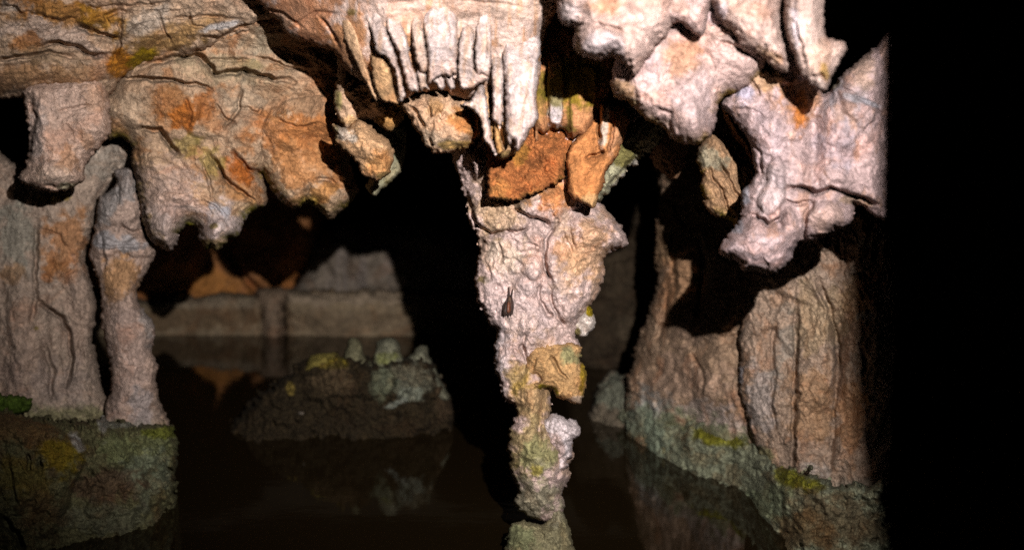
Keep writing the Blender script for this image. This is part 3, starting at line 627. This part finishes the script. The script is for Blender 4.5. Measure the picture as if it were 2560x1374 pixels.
tag(rock("stalactite", [(60, 214), (120, 195), (200, 180), (258, 190), (274, 258), (277, 328), (256, 360), (231, 386), (216, 410), (208, 452), (182, 470), (122, 481), (86, 472), (54, 456), (50, 440), (62, 424), (66, 400), (70, 340), (62, 280)],
     3.74, .14, 60, base=(0.525, 0.395, 0.325), rough=.75, edge=(3, 3), fine=1.7,
     patches=[(170, 400, 40, 36, 0, (0.483, 0.293, 0.189), .7), (215, 350, 20, 24, 0, (0.440, 0.273, 0.181), .6), (130, 440, 60, 26, 0, (0.525, 0.420, 0.343), .6), (180, 468, 40, 12, 0, (0.367, 0.351, 0.253), .8), (95, 330, 24, 70, 0, (0.472, 0.400, 0.361), .7), (240, 240, 30, 50, 0, (0.504, 0.332, 0.234), .6)],
     cracks=[([(75, 235), (85, 300), (78, 350), (72, 400)], 5, .025, .014), ([(140, 275), (190, 268), (225, 262)], 3.5, .008, .004), ([(92, 260), (88, 290), (100, 320)], 4, .012, .006), ([(110, 460), (150, 470), (190, 455)], 4, .012, .006)],
     bumps=[(150, 430, 50, 40, 0, .03), (225, 330, 30, 40, 0, .015)])[0],
    "thick pale blunt stalactite beside the dark hollow at far left", "stalactite")

# ------------------------------------------------------------------ left columns and the block they stand on
tag(rock("flowstone_wall", [(-90, 440), (-90, 330), (60, 420), (130, 440), (220, 330), (320, 330), (345, 390), (310, 425), (270, 470), (246, 520), (228, 590), (211, 645), (230, 708), (243, 768), (232, 832), (246, 914), (262, 994), (275, 1020), (240, 1075),
                            (-90, 1100)],
     4.22, .11, 60, step=3, base=(0.352, 0.279, 0.226), rough=.9, edge=(3, 3), fine=1.6, aniso=(.8, 1.5, 0),
     patches=[(160, 610, 60, 90, 0, (0.378, 0.213, 0.125), .9), (160, 680, 50, 30, 0, (0.352, 0.172, 0.086), .6), (40, 600, 50, 90, 0, (0.290, 0.271, 0.226), .8), (30, 680, 30, 30, 0, (0.370, 0.221, 0.125), .6), (200, 780, 50, 120, 0, (0.370, 0.279, 0.226), .6), (60, 860, 70, 130, 0, (0.370, 0.279, 0.226), .6),
              (90, 820, 8, 8, 0, MOSS, .8), (140, 490, 40, 16, 0, (0.290, 0.221, 0.078), .8), (250, 400, 60, 50, 0, (0.334, 0.295, 0.250), .8), (150, 1045, 170, 34, 0, (.20, .19, .11), .8), (150, 960, 80, 60, 0, (0.352, 0.287, 0.250), .6), (30, 960, 40, 60, 0, (0.370, 0.279, 0.234), .5)],
     cracks=[([(94, 750), (153, 793), (175, 837), (181, 894), (169, 970)], 6, .03, .025), ([(93, 560), (90, 640), (89, 740), (80, 800)], 6, .02, .012), ([(100, 570), (150, 590), (170, 620)], 3.5, .008, .004), ([(120, 690), (150, 700), (200, 660)], 3.5, .006, .004),
             ([(110, 850), (130, 920), (128, 1000)], 6, .02, .012)],
     bumps=[(50, 800, 40, 200, 0, .05), (140, 880, 24, 80, 0, -.04), (215, 850, 26, 180, 0, .03)], pop=(.006, 15, lambda x, y: smooth(700, 900, y) * smooth(260, 40, x)))[0],
    "wide pale orange streaked flowstone wall at the far left", "flowstone")
tag(rock("limestone_column", [(238, 540), (244, 505), (258, 486), (280, 472), (290, 444), (284, 432), (302, 420), (326, 418), (345, 440), (362, 490), (366, 530), (358, 572), (372, 600), (388, 618), (385, 642), (366, 676), (346, 720),
                              (343, 750), (366, 780), (384, 812), (386, 850), (380, 880), (393, 902), (391, 950), (397, 1000), (416, 1040), (430, 1080), (425, 1110), (265, 1110), (260, 1040), (266, 1002), (277, 971), (270, 882),
                              (251, 806), (254, 736), (240, 690), (222, 634), (233, 590)],
     4.08, .10, 48, base=(0.378, 0.287, 0.238), rough=.8, edge=(3, 3), fine=1.8,
     patches=[(300, 690, 45, 60, 0, (0.387, 0.238, 0.140), .9), (300, 540, 60, 50, 0, (0.370, 0.287, 0.242), .7), (290, 605, 80, 20, 5, (0.334, 0.316, 0.312), .9), (270, 510, 30, 50, 30, (0.334, 0.312, 0.296), .8), (320, 460, 40, 40, 0, (0.334, 0.307, 0.289), .8), (330, 900, 60, 140, 0, (0.387, 0.303, 0.265), .5),
              (370, 800, 20, 60, 0, (0.352, 0.320, 0.296), .7), (350, 1085, 110, 28, 0, (.20, .20, .10), .8), (360, 1020, 40, 60, 0, (0.370, 0.328, 0.312), .7), (395, 1020, 16, 60, 0, (0.229, 0.164, 0.117), .6)],
     lobes=[([(225, 625), (240, 585), (300, 600), (362, 585), (390, 620), (370, 650), (300, 630), (250, 650)], .02, 14)],
     bumps=[(315, 455, 24, 30, 0, .03), (270, 520, 30, 34, 0, .03), (325, 540, 34, 34, 0, .03), (300, 840, 30, 120, 0, .03)],
     cracks=[([(250, 580), (258, 620), (262, 680)], 4, .015, .008), ([(300, 560), (330, 580), (350, 575)], 4, .018, .01), ([(295, 455), (296, 500), (292, 520)], 4, .014, .008), ([(340, 470), (352, 510), (356, 560)], 4, .014, .008), ([(235, 608), (270, 618), (330, 612), (370, 620)], 4, .012, -.006)],
     pop=(.004, 12, lambda x, y: smooth(740, 860, y)))[0],
    "slim pale column with a flared collar, on the mossy block at left", "column")
block, _ = rock("mossy_rock_block", [(-90, 1010), (0, 1022), (90, 1036), (150, 1046), (200, 1058), (262, 1040), (330, 1060), (420, 1058), (442, 1080), (450, 1112), (442, 1160), (438, 1200), (442, 1240), (436, 1275), (450, 1340), (455, 1500), (-90, 1500)],
     ('x', [(-90, 3.78), (150, 3.86), (450, 4.12)]), .24, 80, "green brown mossy rock block standing in the water at lower left", "rock",
     base=(0.12, 0.112, 0.065), rough=1.7, edge=(14, 6), streak=((40, 40), (.085, .06, .035), .6), fine=2, pop=(.017, 18, lambda x, y: 0.4 + 0.6 * smooth(1120, 1260, y)),
     patches=[(70, 1080, 120, 40, 10, (.13, .085, .045), .8), (340, 1120, 100, 50, 0, (0.168, 0.176, 0.096), .9), (370, 1190, 70, 60, 0, (0.192, 0.208, 0.152), .7), (150, 1140, 60, 50, 0, (0.176, 0.136, 0.036), .9), (270, 1220, 80, 50, 0, (0.112, 0.072, 0.048), .8), (60, 1200, 80, 60, 0, (0.16, 0.128, 0.048), .7),
              (190, 1100, 14, 30, -30, (0.304, 0.288, 0.264), .9), (255, 1050, 14, 40, 0, (0.304, 0.288, 0.256), .8), (300, 1060, 60, 10, 0, (0.24, 0.24, 0.208), .6), (400, 1080, 50, 14, 0, (0.152, 0.16, 0.048), .9), (250, 1290, 120, 40, 0, (0.16, 0.16, 0.112), .6), (90, 1280, 60, 60, 0, (0.104, 0.072, 0.04), .7)],
     lobes=[([(-90, 1040), (60, 1050), (150, 1075), (205, 1110), (210, 1160), (150, 1300), (100, 1420), (-90, 1420)], .07, 40)],
     cracks=[([(70, 1135), (72, 1180)], 4, .03, .006), ([(100, 1140), (98, 1190)], 4, .03, .006), ([(20, 1160), (40, 1260)], 5, .02, .008), ([(0, 1290), (40, 1330), (60, 1374)], 8, .06, .02), ([(225, 1085), (235, 1140), (225, 1200)], 4, .012, .008), ([(380, 1120), (420, 1170), (440, 1180)], 3.5, .012, .006)])
tag(rock("moss_cushion", [(-60, 1010), (-40, 980), (20, 984), (60, 990), (80, 1006), (70, 1030), (20, 1044), (-50, 1050)],
     3.82, .07, 24, base=(.075, .11, .03), rough=.8, edge=(4, 4), fine=2.5, pop=(.006, 9, None), mat=M_ROCK,
     patches=[(20, 1020, 50, 16, 0, (.04, .06, .015), .5)])[0],
    "dark green cushion of moss on the left mossy block", "moss")

# ------------------------------------------------------------------ mound in the water
md = waterline(1096)
mound, mound_front = rock("rock_mound", [(520, 1110), (560, 1062), (600, 1022), (660, 972), (722, 930), (768, 898), (800, 890), (850, 885), (912, 892), (940, 900), (1010, 890), (1060, 890), (1092, 936), (1126, 980), (1138, 1020), (1132, 1060), (1140, 1120), (1150, 1200), (520, 1200)],
     md + .30, .30, 130, "low dark rocky mound rising from the water behind the column", "rock mound", base=(.028, .020, .011), rough=2.8, edge=(12, 8), fine=2.5, step=3.5,
     patches=[(1010, 940, 80, 45, 20, (.165, .16, .12), .8), (1030, 985, 36, 16, 0, (.24, .25, .2), .8), (830, 910, 50, 14, -5, (.2, .16, .05), .9), (830, 950, 60, 40, 0, (.09, .065, .04), .8), (1110, 1000, 30, 50, 0, (.08, .055, .035), .7),
              (755, 1032, 10, 4, 0, (.3, .26, .22), .8), (985, 1010, 26, 8, -20, (.25, .26, .22), .8), (960, 950, 30, 50, 0, (.15, .16, .11), .7), (725, 970, 12, 14, 0, (.24, .18, .07), .7)],
     pop=(.012, 22, None), bumps=[(755, 1040, 24, 16, 0, .05), (830, 930, 50, 40, 0, .05), (1010, 950, 70, 50, 0, .06)])
for nm, ol, bc in (("stub", [(815, 960), (840, 905), (856, 888), (866, 868), (876, 846), (890, 842), (902, 858), (910, 885), (930, 910), (950, 960)], (.14, .13, .085)),
               ("stub", [(915, 990), (928, 925), (936, 888), (943, 856), (958, 843), (984, 842), (998, 858), (1003, 892), (1030, 930), (1040, 1000)], (.175, .17, .125)),
               ("stub", [(990, 990), (1014, 900), (1032, 884), (1040, 868), (1066, 864), (1076, 896), (1096, 940), (1120, 1000)], (.16, .155, .115)),
               ("stub", [(740, 960), (764, 912), (782, 888), (818, 880), (842, 884), (856, 905), (870, 940), (850, 970), (790, 975)], (.17, .14, .055))):
    rock(nm, ol, md + .20, .07, 30, parent=mound, base=bc, pop=(.006, 13, None), fine=1.5, edge=(3, 2.2), rough=1.2,
         patches=[(960, 900, 40, 20, 0, (.13, .14, .04), .6), (1010, 970, 60, 30, 0, (.05, .045, .03), .8), (830, 950, 60, 30, 0, (.05, .04, .025), .8)])

# ------------------------------------------------------------------ far end of the chamber
fd = waterline(836)
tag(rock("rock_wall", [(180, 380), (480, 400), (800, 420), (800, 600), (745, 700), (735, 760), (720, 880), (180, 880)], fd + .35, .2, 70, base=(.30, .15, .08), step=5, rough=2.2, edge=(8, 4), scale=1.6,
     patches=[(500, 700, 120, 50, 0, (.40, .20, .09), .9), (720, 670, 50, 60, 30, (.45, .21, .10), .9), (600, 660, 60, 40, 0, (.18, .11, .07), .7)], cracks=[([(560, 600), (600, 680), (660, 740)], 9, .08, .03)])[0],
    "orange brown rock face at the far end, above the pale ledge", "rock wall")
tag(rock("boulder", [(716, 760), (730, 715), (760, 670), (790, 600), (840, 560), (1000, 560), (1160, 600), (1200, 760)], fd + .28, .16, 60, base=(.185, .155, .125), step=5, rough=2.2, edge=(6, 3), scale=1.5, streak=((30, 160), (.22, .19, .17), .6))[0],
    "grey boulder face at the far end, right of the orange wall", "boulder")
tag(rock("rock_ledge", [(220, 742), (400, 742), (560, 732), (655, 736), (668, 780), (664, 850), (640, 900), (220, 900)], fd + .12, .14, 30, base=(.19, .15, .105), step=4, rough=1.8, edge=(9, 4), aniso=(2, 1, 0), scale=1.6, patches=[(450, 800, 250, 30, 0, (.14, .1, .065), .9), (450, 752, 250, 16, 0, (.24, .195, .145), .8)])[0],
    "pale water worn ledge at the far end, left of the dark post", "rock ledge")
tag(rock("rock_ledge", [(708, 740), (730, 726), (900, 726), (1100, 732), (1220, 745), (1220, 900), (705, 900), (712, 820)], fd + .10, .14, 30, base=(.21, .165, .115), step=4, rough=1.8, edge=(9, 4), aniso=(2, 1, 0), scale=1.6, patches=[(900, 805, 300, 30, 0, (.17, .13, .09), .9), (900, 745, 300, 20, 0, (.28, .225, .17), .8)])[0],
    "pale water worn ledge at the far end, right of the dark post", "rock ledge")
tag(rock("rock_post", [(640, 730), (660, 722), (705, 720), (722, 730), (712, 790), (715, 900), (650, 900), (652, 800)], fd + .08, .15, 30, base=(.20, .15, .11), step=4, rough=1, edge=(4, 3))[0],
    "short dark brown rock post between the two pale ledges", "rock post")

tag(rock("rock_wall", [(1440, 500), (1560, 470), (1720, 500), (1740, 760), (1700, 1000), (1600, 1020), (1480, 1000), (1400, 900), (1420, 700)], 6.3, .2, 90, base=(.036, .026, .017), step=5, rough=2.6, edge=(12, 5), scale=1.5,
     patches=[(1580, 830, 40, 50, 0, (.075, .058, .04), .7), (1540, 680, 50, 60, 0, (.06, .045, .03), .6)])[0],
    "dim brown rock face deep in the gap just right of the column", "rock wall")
# ------------------------------------------------------------------ right bank
wl = [(1480, waterline(1070)), (1570, waterline(1090)), (1640, waterline(1148)), (1720, waterline(1186)), (1830, waterline(1225)), (1870, waterline(1255)), (1935, waterline(1335)), (2010, waterline(1400)), (2260, 3.25)]
tag(rock("boulder", [(1470, 1080), (1480, 1010), (1500, 950), (1532, 922), (1556, 940), (1580, 930), (1640, 960), (1720, 1000), (1720, 1180), (1460, 1180)], wl[0][1] + .24, .2, 110, base=(.12, .10, .075), rough=2.4, edge=(9, 3), step=3.5,
     patches=[(1535, 990, 50, 40, 0, (.15, .155, .12), .8)])[0], "dim grey green boulder at the water edge, right of the column", "boulder")
tag(rock("rock_wall", [(1600, 150), (1640, 420), (1652, 500), (1640, 560), (1632, 622), (1640, 662), (1630, 742), (1610, 802), (1590, 862), (1570, 926), (1562, 970), (1560, 1040), (1600, 1200), (1950, 1300), (2010, 1000), (2010, 560), (1990, 150)],
     ('x', [(1560, 5.0), (1640, 4.85), (1900, 4.35), (2010, 4.2)]), .22, 90, base=(.30, .215, .155), rough=1.8, edge=(7, 4), step=3.5, aniso=(.95, 1.35, 8), fine=1.4, veins=.6,
     patches=[(1700, 700, 60, 120, 5, (.30, .18, .11), .7), (1760, 640, 14, 60, -10, (.42, .35, .28), .8), (1720, 820, 50, 60, 30, (.18, .13, .1), .7), (1740, 960, 120, 60, 10, (.36, .26, .2), .7), (1780, 1050, 110, 40, 15, (.40, .33, .29), .9), (1620, 1030, 50, 50, 0, (.35, .35, .33), .8),
              (1720, 1100, 220, 70, 15, (.19, .20, .125), .85), (1600, 1050, 50, 50, 0, (.24, .26, .2), .8), (1860, 1140, 60, 40, 0, (.21, .21, .1), .8), (1660, 620, 40, 60, 0, (.36, .24, .15), .6), (1720, 560, 40, 40, 0, (.36, .25, .17), .6)],
     bumps=[(1780, 960, 120, 90, 0, .08), (1700, 700, 40, 120, 0, .06), (1780, 650, 24, 90, 0, .04)],
     cracks=[([(1690, 560), (1680, 640), (1690, 720)], 6, .03, .014), ([(1750, 600), (1762, 670), (1748, 740), (1740, 790)], 6, .04, .018), ([(1640, 850), (1660, 800), (1668, 730)], 5, .02, .01), ([(1735, 880), (1760, 950), (1750, 990)], 5, .02, .012), ([(1690, 520), (1700, 545), (1712, 560)], 5, .03, .014)])[0],
    "tall brown rock wall behind the hanging claw, foot in moss", "rock wall")
tag(rock("flowstone_wall", [(1905, 500), (1895, 600), (1872, 720), (1850, 820), (1848, 900), (1844, 950), (1848, 985), (1856, 1012), (1870, 1062), (1886, 1112), (1905, 1145), (1922, 1172), (1946, 1186), (1965, 1190), (1980, 1195), (1990, 1210), (2012, 1235), (2034, 1240), (2060, 1250),
                            (2075, 1270), (2120, 1290), (2215, 1300), (2215, 500)],
     ('x', [(1840, 4.18), (1950, 4.08), (2100, 3.95), (2330, 3.7)]), .12, 44, base=(.33, .25, .195), rough=1.7, edge=(3, 3), step=3, aniso=(.9, 1.3, 0), fine=1.6, veins=.6, streak=((45, 70), (.29, .175, .11), .4),
     patches=[(1900, 1000, 40, 90, 0, (.38, .33, .30), .8), (2030, 1010, 60, 110, 0, (.38, .245, .155), .7), (2050, 800, 70, 90, 0, (.38, .29, .2), .7), (1960, 860, 24, 90, 10, (.33, .3, .26), .6), (2030, 1190, 50, 40, 0, (.36, .31, .27), .9), (2150, 740, 40, 60, 0, (.40, .27, .17), .7),
              (2165, 790, 20, 14, 0, (.42, .41, .37), .9), (2130, 1040, 40, 100, 0, (.38, .22, .13), .7), (1850, 940, 12, 22, 0, BLUE, .7), (2120, 1220, 70, 30, 0, (.3, .25, .2), .8), (2160, 610, 20, 14, 0, (.4, .4, .35), .7), (1980, 1190, 80, 24, 10, (.22, .2, .09), .8), (1910, 1150, 30, 30, 0, (.22, .22, .12), .7)],
     bumps=[(1890, 960, 40, 150, 0, .03), (2035, 980, 40, 200, 0, .05), (2150, 800, 50, 180, 0, .05), (2095, 900, 16, 200, 3, -.04)],
     cracks=[([(2045, 700), (2070, 758), (2082, 814), (2093, 870), (2093, 945)], 7, .045, -.02), ([(1946, 800), (1930, 853), (1938, 938), (1928, 1005), (1949, 1100)], 5, .022, .012), ([(1992, 750), (1989, 825), (1989, 983), (1983, 1107), (1980, 1210)], 6, .035, .018),
             ([(1990, 975), (2000, 985), (1996, 1000)], 5, .03, .01), ([(2120, 690), (2160, 680), (2185, 700)], 4, .016, .01), ([(2093, 945), (2085, 1050), (2078, 1150)], 5, .02, .012), ([(2150, 850), (2165, 900), (2160, 940)], 5, .02, .01)],
     pop=(.009, 15, lambda x, y: smooth(2010, 1900, x) + .45))[0],
    "orange brown flowstone wall with vertical grooves, lower right", "flowstone")
tag(rock("mossy_bank", [(1545, 1030), (1580, 985), (1640, 1010), (1700, 1040), (1770, 1060), (1850, 1075), (1890, 1105), (1930, 1150), (2000, 1175), (2080, 1205), (2150, 1215), (2210, 1225), (2200, 1500), (1930, 1560), (1850, 1400), (1640, 1300), (1560, 1200)],
     lambda x, y: np.interp(x, [p[0] for p in wl], [p[1] for p in wl]) + .24 + 0 * y, lambda x, y: .17 + .14 * smooth(1050, 1330, y - .55 * (x - 1600)), 60,
     base=(.21, .215, .155), rough=1.8, edge=(22, 6), streak=((60, 45), (.15, .12, .075), .6), step=3, fine=1.6, pop=(.024, 19, None),
     patches=[(1790, 1090, 80, 20, 12, (.20, .19, .045), .9), (1640, 1080, 60, 60, 20, (.22, .25, .19), .8), (1990, 1200, 60, 24, 15, (.17, .16, .035), .9), (2100, 1300, 120, 60, 10, (.12, .095, .06), .8), (1920, 1260, 60, 60, 0, (.21, .23, .15), .7), (2000, 1330, 80, 50, 0, (.16, .11, .06), .7)])[0],
    "knobbly green moss covered bank sloping into the water at right", "bank")

# ------------------------------------------------------------------ right ceiling
tag(rock("stalactite", [(1400, -110), (1394, 10), (1397, 50), (1418, 64), (1440, 66), (1436, 92), (1438, 122), (1453, 140), (1490, 147), (1532, 141), (1556, 154), (1585, 192), (1600, 170), (1640, 120), (1680, 60), (1700, -110)],
     2.72, .17, 60, base=(0.464, 0.352, 0.314), rough=.7, edge=(4, 3), fine=1.2,
     patches=[(1510, 10, 40, 26, 0, (0.402, 0.232, 0.154), .7), (1500, 110, 60, 30, 0, (0.495, 0.422, 0.419), .8), (1445, 110, 10, 40, 0, (0.325, 0.211, 0.091), .8), (1420, 30, 26, 30, 0, (0.511, 0.444, 0.432), .7)],
     lobes=[([(1442, 70), (1500, 60), (1560, 90), (1560, 142), (1490, 150), (1445, 140)], .03, 20)], cracks=[([(1440, 66), (1500, 62), (1560, 80)], 5, .014, .01)])[0],
    "bleached white blocky stalactite cluster at the top, right of the curtain", "stalactite")
tag(rock("stalactite", [(1545, -110), (1540, 120), (1528, 190), (1526, 212), (1536, 242), (1572, 252), (1600, 288), (1626, 306), (1660, 320), (1680, 346), (1702, 356), (1740, 361), (1766, 346), (1786, 320), (1796, 262), (1820, 236), (1860, 225), (1920, 150), (1930, -110)],
     2.92, .17, 75, base=(0.426, 0.320, 0.293), rough=.75, edge=(4, 2.5), fine=1.4,
     patches=[(1700, 150, 50, 60, 20, (0.372, 0.225, 0.154), .8), (1560, 220, 40, 24, 20, (0.387, 0.253, 0.154), .8), (1740, 240, 70, 60, 0, (0.441, 0.352, 0.342), .7), (1840, 90, 90, 40, 10, (0.356, 0.275, 0.238), .6), (1620, 180, 40, 60, 0, (0.449, 0.352, 0.349), .6), (1800, 30, 60, 40, 0, (0.387, 0.338, 0.363), .6)],
     moss=((0.185, 0.127, 0.021), 13, 1.2), cracks=[([(1580, 190), (1590, 250), (1600, 280)], 4, .01, .005), ([(1790, 60), (1840, 75), (1880, 110)], 4, .012, .008), ([(1640, 270), (1680, 280), (1676, 330)], 4, .01, .006), ([(1600, 60), (1605, 120), (1596, 170)], 4, .012, .006), ([(1800, 100), (1860, 130), (1900, 150)], 4, .012, .008)],
     bumps=[(1730, 300, 45, 60, 0, .05), (1620, 270, 40, 30, 0, .03), (1560, 215, 26, 26, 0, .03)])[0],
    "broad pinkish stalactite lobe with a moss fringed tip, right of the flaps", "stalactite")
tag(rock("stalactite", [(1640, -110), (1652, 0), (1655, 44), (1668, 56), (1702, 60), (1732, 80), (1756, 89), (1768, 50), (1786, -110)],
     2.70, .10, 36, base=(0.434, 0.331, 0.307), rough=.7, edge=(3, 2.5), fine=1.2, patches=[(1700, 20, 26, 20, 0, (0.387, 0.253, 0.195), .5)])[0],
    "short stalactite nub at the top edge above the pinkish lobe", "stalactite")
tag(rock("stalactite", [(1762, -110), (1782, 20), (1800, 55), (1832, 82), (1860, 126), (1906, 141), (1932, 166), (1964, 181), (1977, 166), (1976, 122), (1962, 80), (1957, 10), (1962, -110)],
     2.74, .13, 50, base=(0.426, 0.324, 0.286), rough=.75, edge=(3, 3), fine=1.3, patches=[(1860, 20, 60, 30, 0, (0.372, 0.260, 0.209), .6), (1930, 140, 40, 16, 30, (0.387, 0.253, 0.154), .6), (1800, 40, 26, 40, 0, (0.402, 0.352, 0.377), .6)], moss=(OLIVE, 8, .6),
     cracks=[([(1940, 140), (1958, 150), (1975, 148)], 4, .014, .008)])[0],
    "slanted pale stalactite at the top, left of the drooping one", "stalactite")
tag(rock("stalactite", [(1985, -110), (1962, 10), (1962, 70), (1974, 108), (1986, 142), (2001, 182), (2022, 206), (2050, 229), (2068, 224), (2077, 195), (2098, 158), (2116, 124), (2108, 104), (2076, 97), (2062, 82), (2059, 20), (2062, -110)],
     2.62, .10, 40, base=(0.410, 0.317, 0.279), rough=.7, edge=(2, 2.5), fine=1.3, aniso=(.8, 1.6, 0), patches=[(2045, 150, 30, 50, 0, (0.387, 0.275, 0.216), .6), (1990, 70, 14, 60, -8, (0.464, 0.408, 0.419), .8), (2060, 180, 10, 24, -20, (0.310, 0.204, 0.084), .8), (2045, 210, 20, 16, 0, (0.426, 0.345, 0.307), .7)],
     cracks=[([(2030, 190), (2052, 188), (2066, 205)], 4, .02, .01), ([(1990, 60), (2005, 120), (2015, 170)], 4, .014, .008)])[0],
    "drooping pale stalactite nearest the dark right side", "stalactite")

claw_out = [(1835, 110), (1820, 200), (1806, 252), (1806, 266), (1826, 292), (1852, 322), (1872, 352), (1881, 400), (1890, 430), (1872, 460), (1852, 480), (1852, 520), (1842, 558), (1816, 590), (1796, 622), (1810, 640), (1850, 655), (1856, 675), (1890, 680),
            (1930, 686), (1960, 670), (1976, 650), (1986, 622), (2006, 602), (2050, 600), (2090, 577), (2126, 560), (2136, 524), (2130, 506), (2170, 522), (2192, 541), (2216, 540), (2226, 440), (2232, 100), (2190, 118), (2150, 148), (2105, 188), (2064, 232), (2040, 200), (2000, 90), (1930, 80)]
tag(rock("stalactite", claw_out, 3.02, .15, 60, streak=((40, 90), (.38, .22, .14), .4), base=(0.387, 0.296, 0.283), rough=.9, edge=(3, 2.5), fine=1.2, veins=.7,
     patches=[(1990, 250, 60, 90, 0, (0.310, 0.169, 0.098), .8), (2000, 290, 20, 60, 0, (0.372, 0.155, 0.063), .9), (1900, 190, 60, 40, 20, (0.340, 0.225, 0.140), .8), (1860, 235, 24, 30, 20, (0.387, 0.352, 0.404), .9), (1930, 340, 60, 80, 20, (0.402, 0.324, 0.328), .8), (1930, 470, 40, 60, 15, (0.449, 0.373, 0.363), .8),
              (1900, 630, 90, 50, 0, (0.434, 0.345, 0.342), .9), (2070, 550, 60, 40, 0, (0.387, 0.282, 0.244), .7), (2110, 250, 50, 60, 0, (0.340, 0.310, 0.321), .7), (2150, 170, 50, 50, 0, (0.356, 0.260, 0.203), .7), (2110, 300, 30, 40, 0, (0.356, 0.232, 0.175), .6), (2090, 360, 60, 50, 0, (0.372, 0.324, 0.349), .7),
              (2080, 210, 20, 16, 0, OLIVE, .6), (2000, 400, 60, 60, 0, (0.372, 0.289, 0.279), .6), (2140, 505, 50, 10, 10, (0.271, 0.190, 0.104), .5), (1862, 480, 14, 30, 0, BLUE, .6), (1840, 560, 24, 30, 0, BLUE, .5), (2150, 250, 60, 8, 20, (0.325, 0.317, 0.335), .8)],
     lobes=[([(1905, 500), (1890, 540), (1800, 620), (1856, 675), (1930, 690), (1980, 640), (2000, 560), (1965, 520), (1940, 560)], .03, 30),
            ([(1925, 400), (1955, 395), (1965, 460), (1958, 510), (1930, 536), (1900, 525), (1892, 500), (1912, 460)], .035, 20)],
     bumps=[(2120, 250, 60, 120, 0, .07), (2035, 340, 22, 120, 0, -.05), (1940, 330, 50, 90, 15, .03), (2080, 550, 50, 34, 0, .05), (1915, 620, 70, 50, 0, .03), (2110, 450, 80, 30, 10, .03), (2000, 420, 50, 40, 0, .03), (1950, 565, 12, 14, 0, -.04)],
     cracks=[([(1962, 470), (2010, 468), (2040, 482), (2075, 468), (2110, 480), (2150, 492), (2200, 512)], 5, .035, .022), ([(1884, 538), (1905, 545), (1925, 562), (1945, 545), (1962, 530)], 4.5, .03, .018), ([(2010, 600), (2016, 540), (2036, 500)], 5, .025, -.012),
             ([(2085, 215), (2130, 235), (2180, 265), (2215, 290)], 4, .012, -.008), ([(1870, 190), (1890, 215), (1900, 240)], 4, .012, .006), ([(1850, 330), (1900, 380), (1905, 440)], 4, .012, .008), ([(2040, 590), (2070, 585), (2095, 560)], 4, .016, .008), ([(1840, 270), (1880, 275), (1910, 290)], 3.5, .008, .004),
             ([(1960, 500), (2000, 510), (2030, 495)], 4, .014, .008), ([(2160, 330), (2190, 300), (2200, 260)], 4, .014, .008)])[0],
    "large pale claw shaped stalactite hanging low at the right", "stalactite")
tag(rock("drapery", [(1800, 262), (1815, 250), (1845, 310), (1880, 360), (1895, 420), (1890, 446), (1876, 420), (1858, 372), (1838, 348), (1820, 316)], 3.34, .05, 16, base=(0.348, 0.197, 0.125), rough=.5, edge=(2, 2.5), moss=(MOSS, 6, .5))[0],
    "thin orange edge drapery along the left side of the claw", "drapery")
tag(rock("stalactite", [(1740, 402), (1748, 360), (1790, 330), (1850, 350), (1910, 430), (1890, 500), (1862, 548), (1842, 572), (1830, 552), (1808, 546), (1780, 538), (1765, 520), (1758, 492), (1748, 462), (1754, 440)],
     3.38, .08, 40, base=(0.279, 0.183, 0.119), rough=1.1, edge=(4, 3), fine=1.5, aniso=(.8, 1.6, -30), moss=((0.185, 0.155, 0.014), 14, 1.0), patches=[(1775, 395, 40, 26, 0, (0.248, 0.232, 0.175), .8), (1752, 480, 10, 20, 0, (0.202, 0.169, 0.014), .9)],
     cracks=[([(1770, 420), (1800, 470), (1830, 540)], 4, .02, .01), ([(1800, 410), (1830, 460), (1850, 500)], 4, .016, .008)])[0],
    "brown stalactite with a yellow green rim, behind the claw", "stalactite")
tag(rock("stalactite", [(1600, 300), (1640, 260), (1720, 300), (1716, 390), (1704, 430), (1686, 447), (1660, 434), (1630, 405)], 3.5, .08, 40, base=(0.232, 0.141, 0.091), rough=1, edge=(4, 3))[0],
    "dark shadowed stalactite under the pinkish lobe", "stalactite")
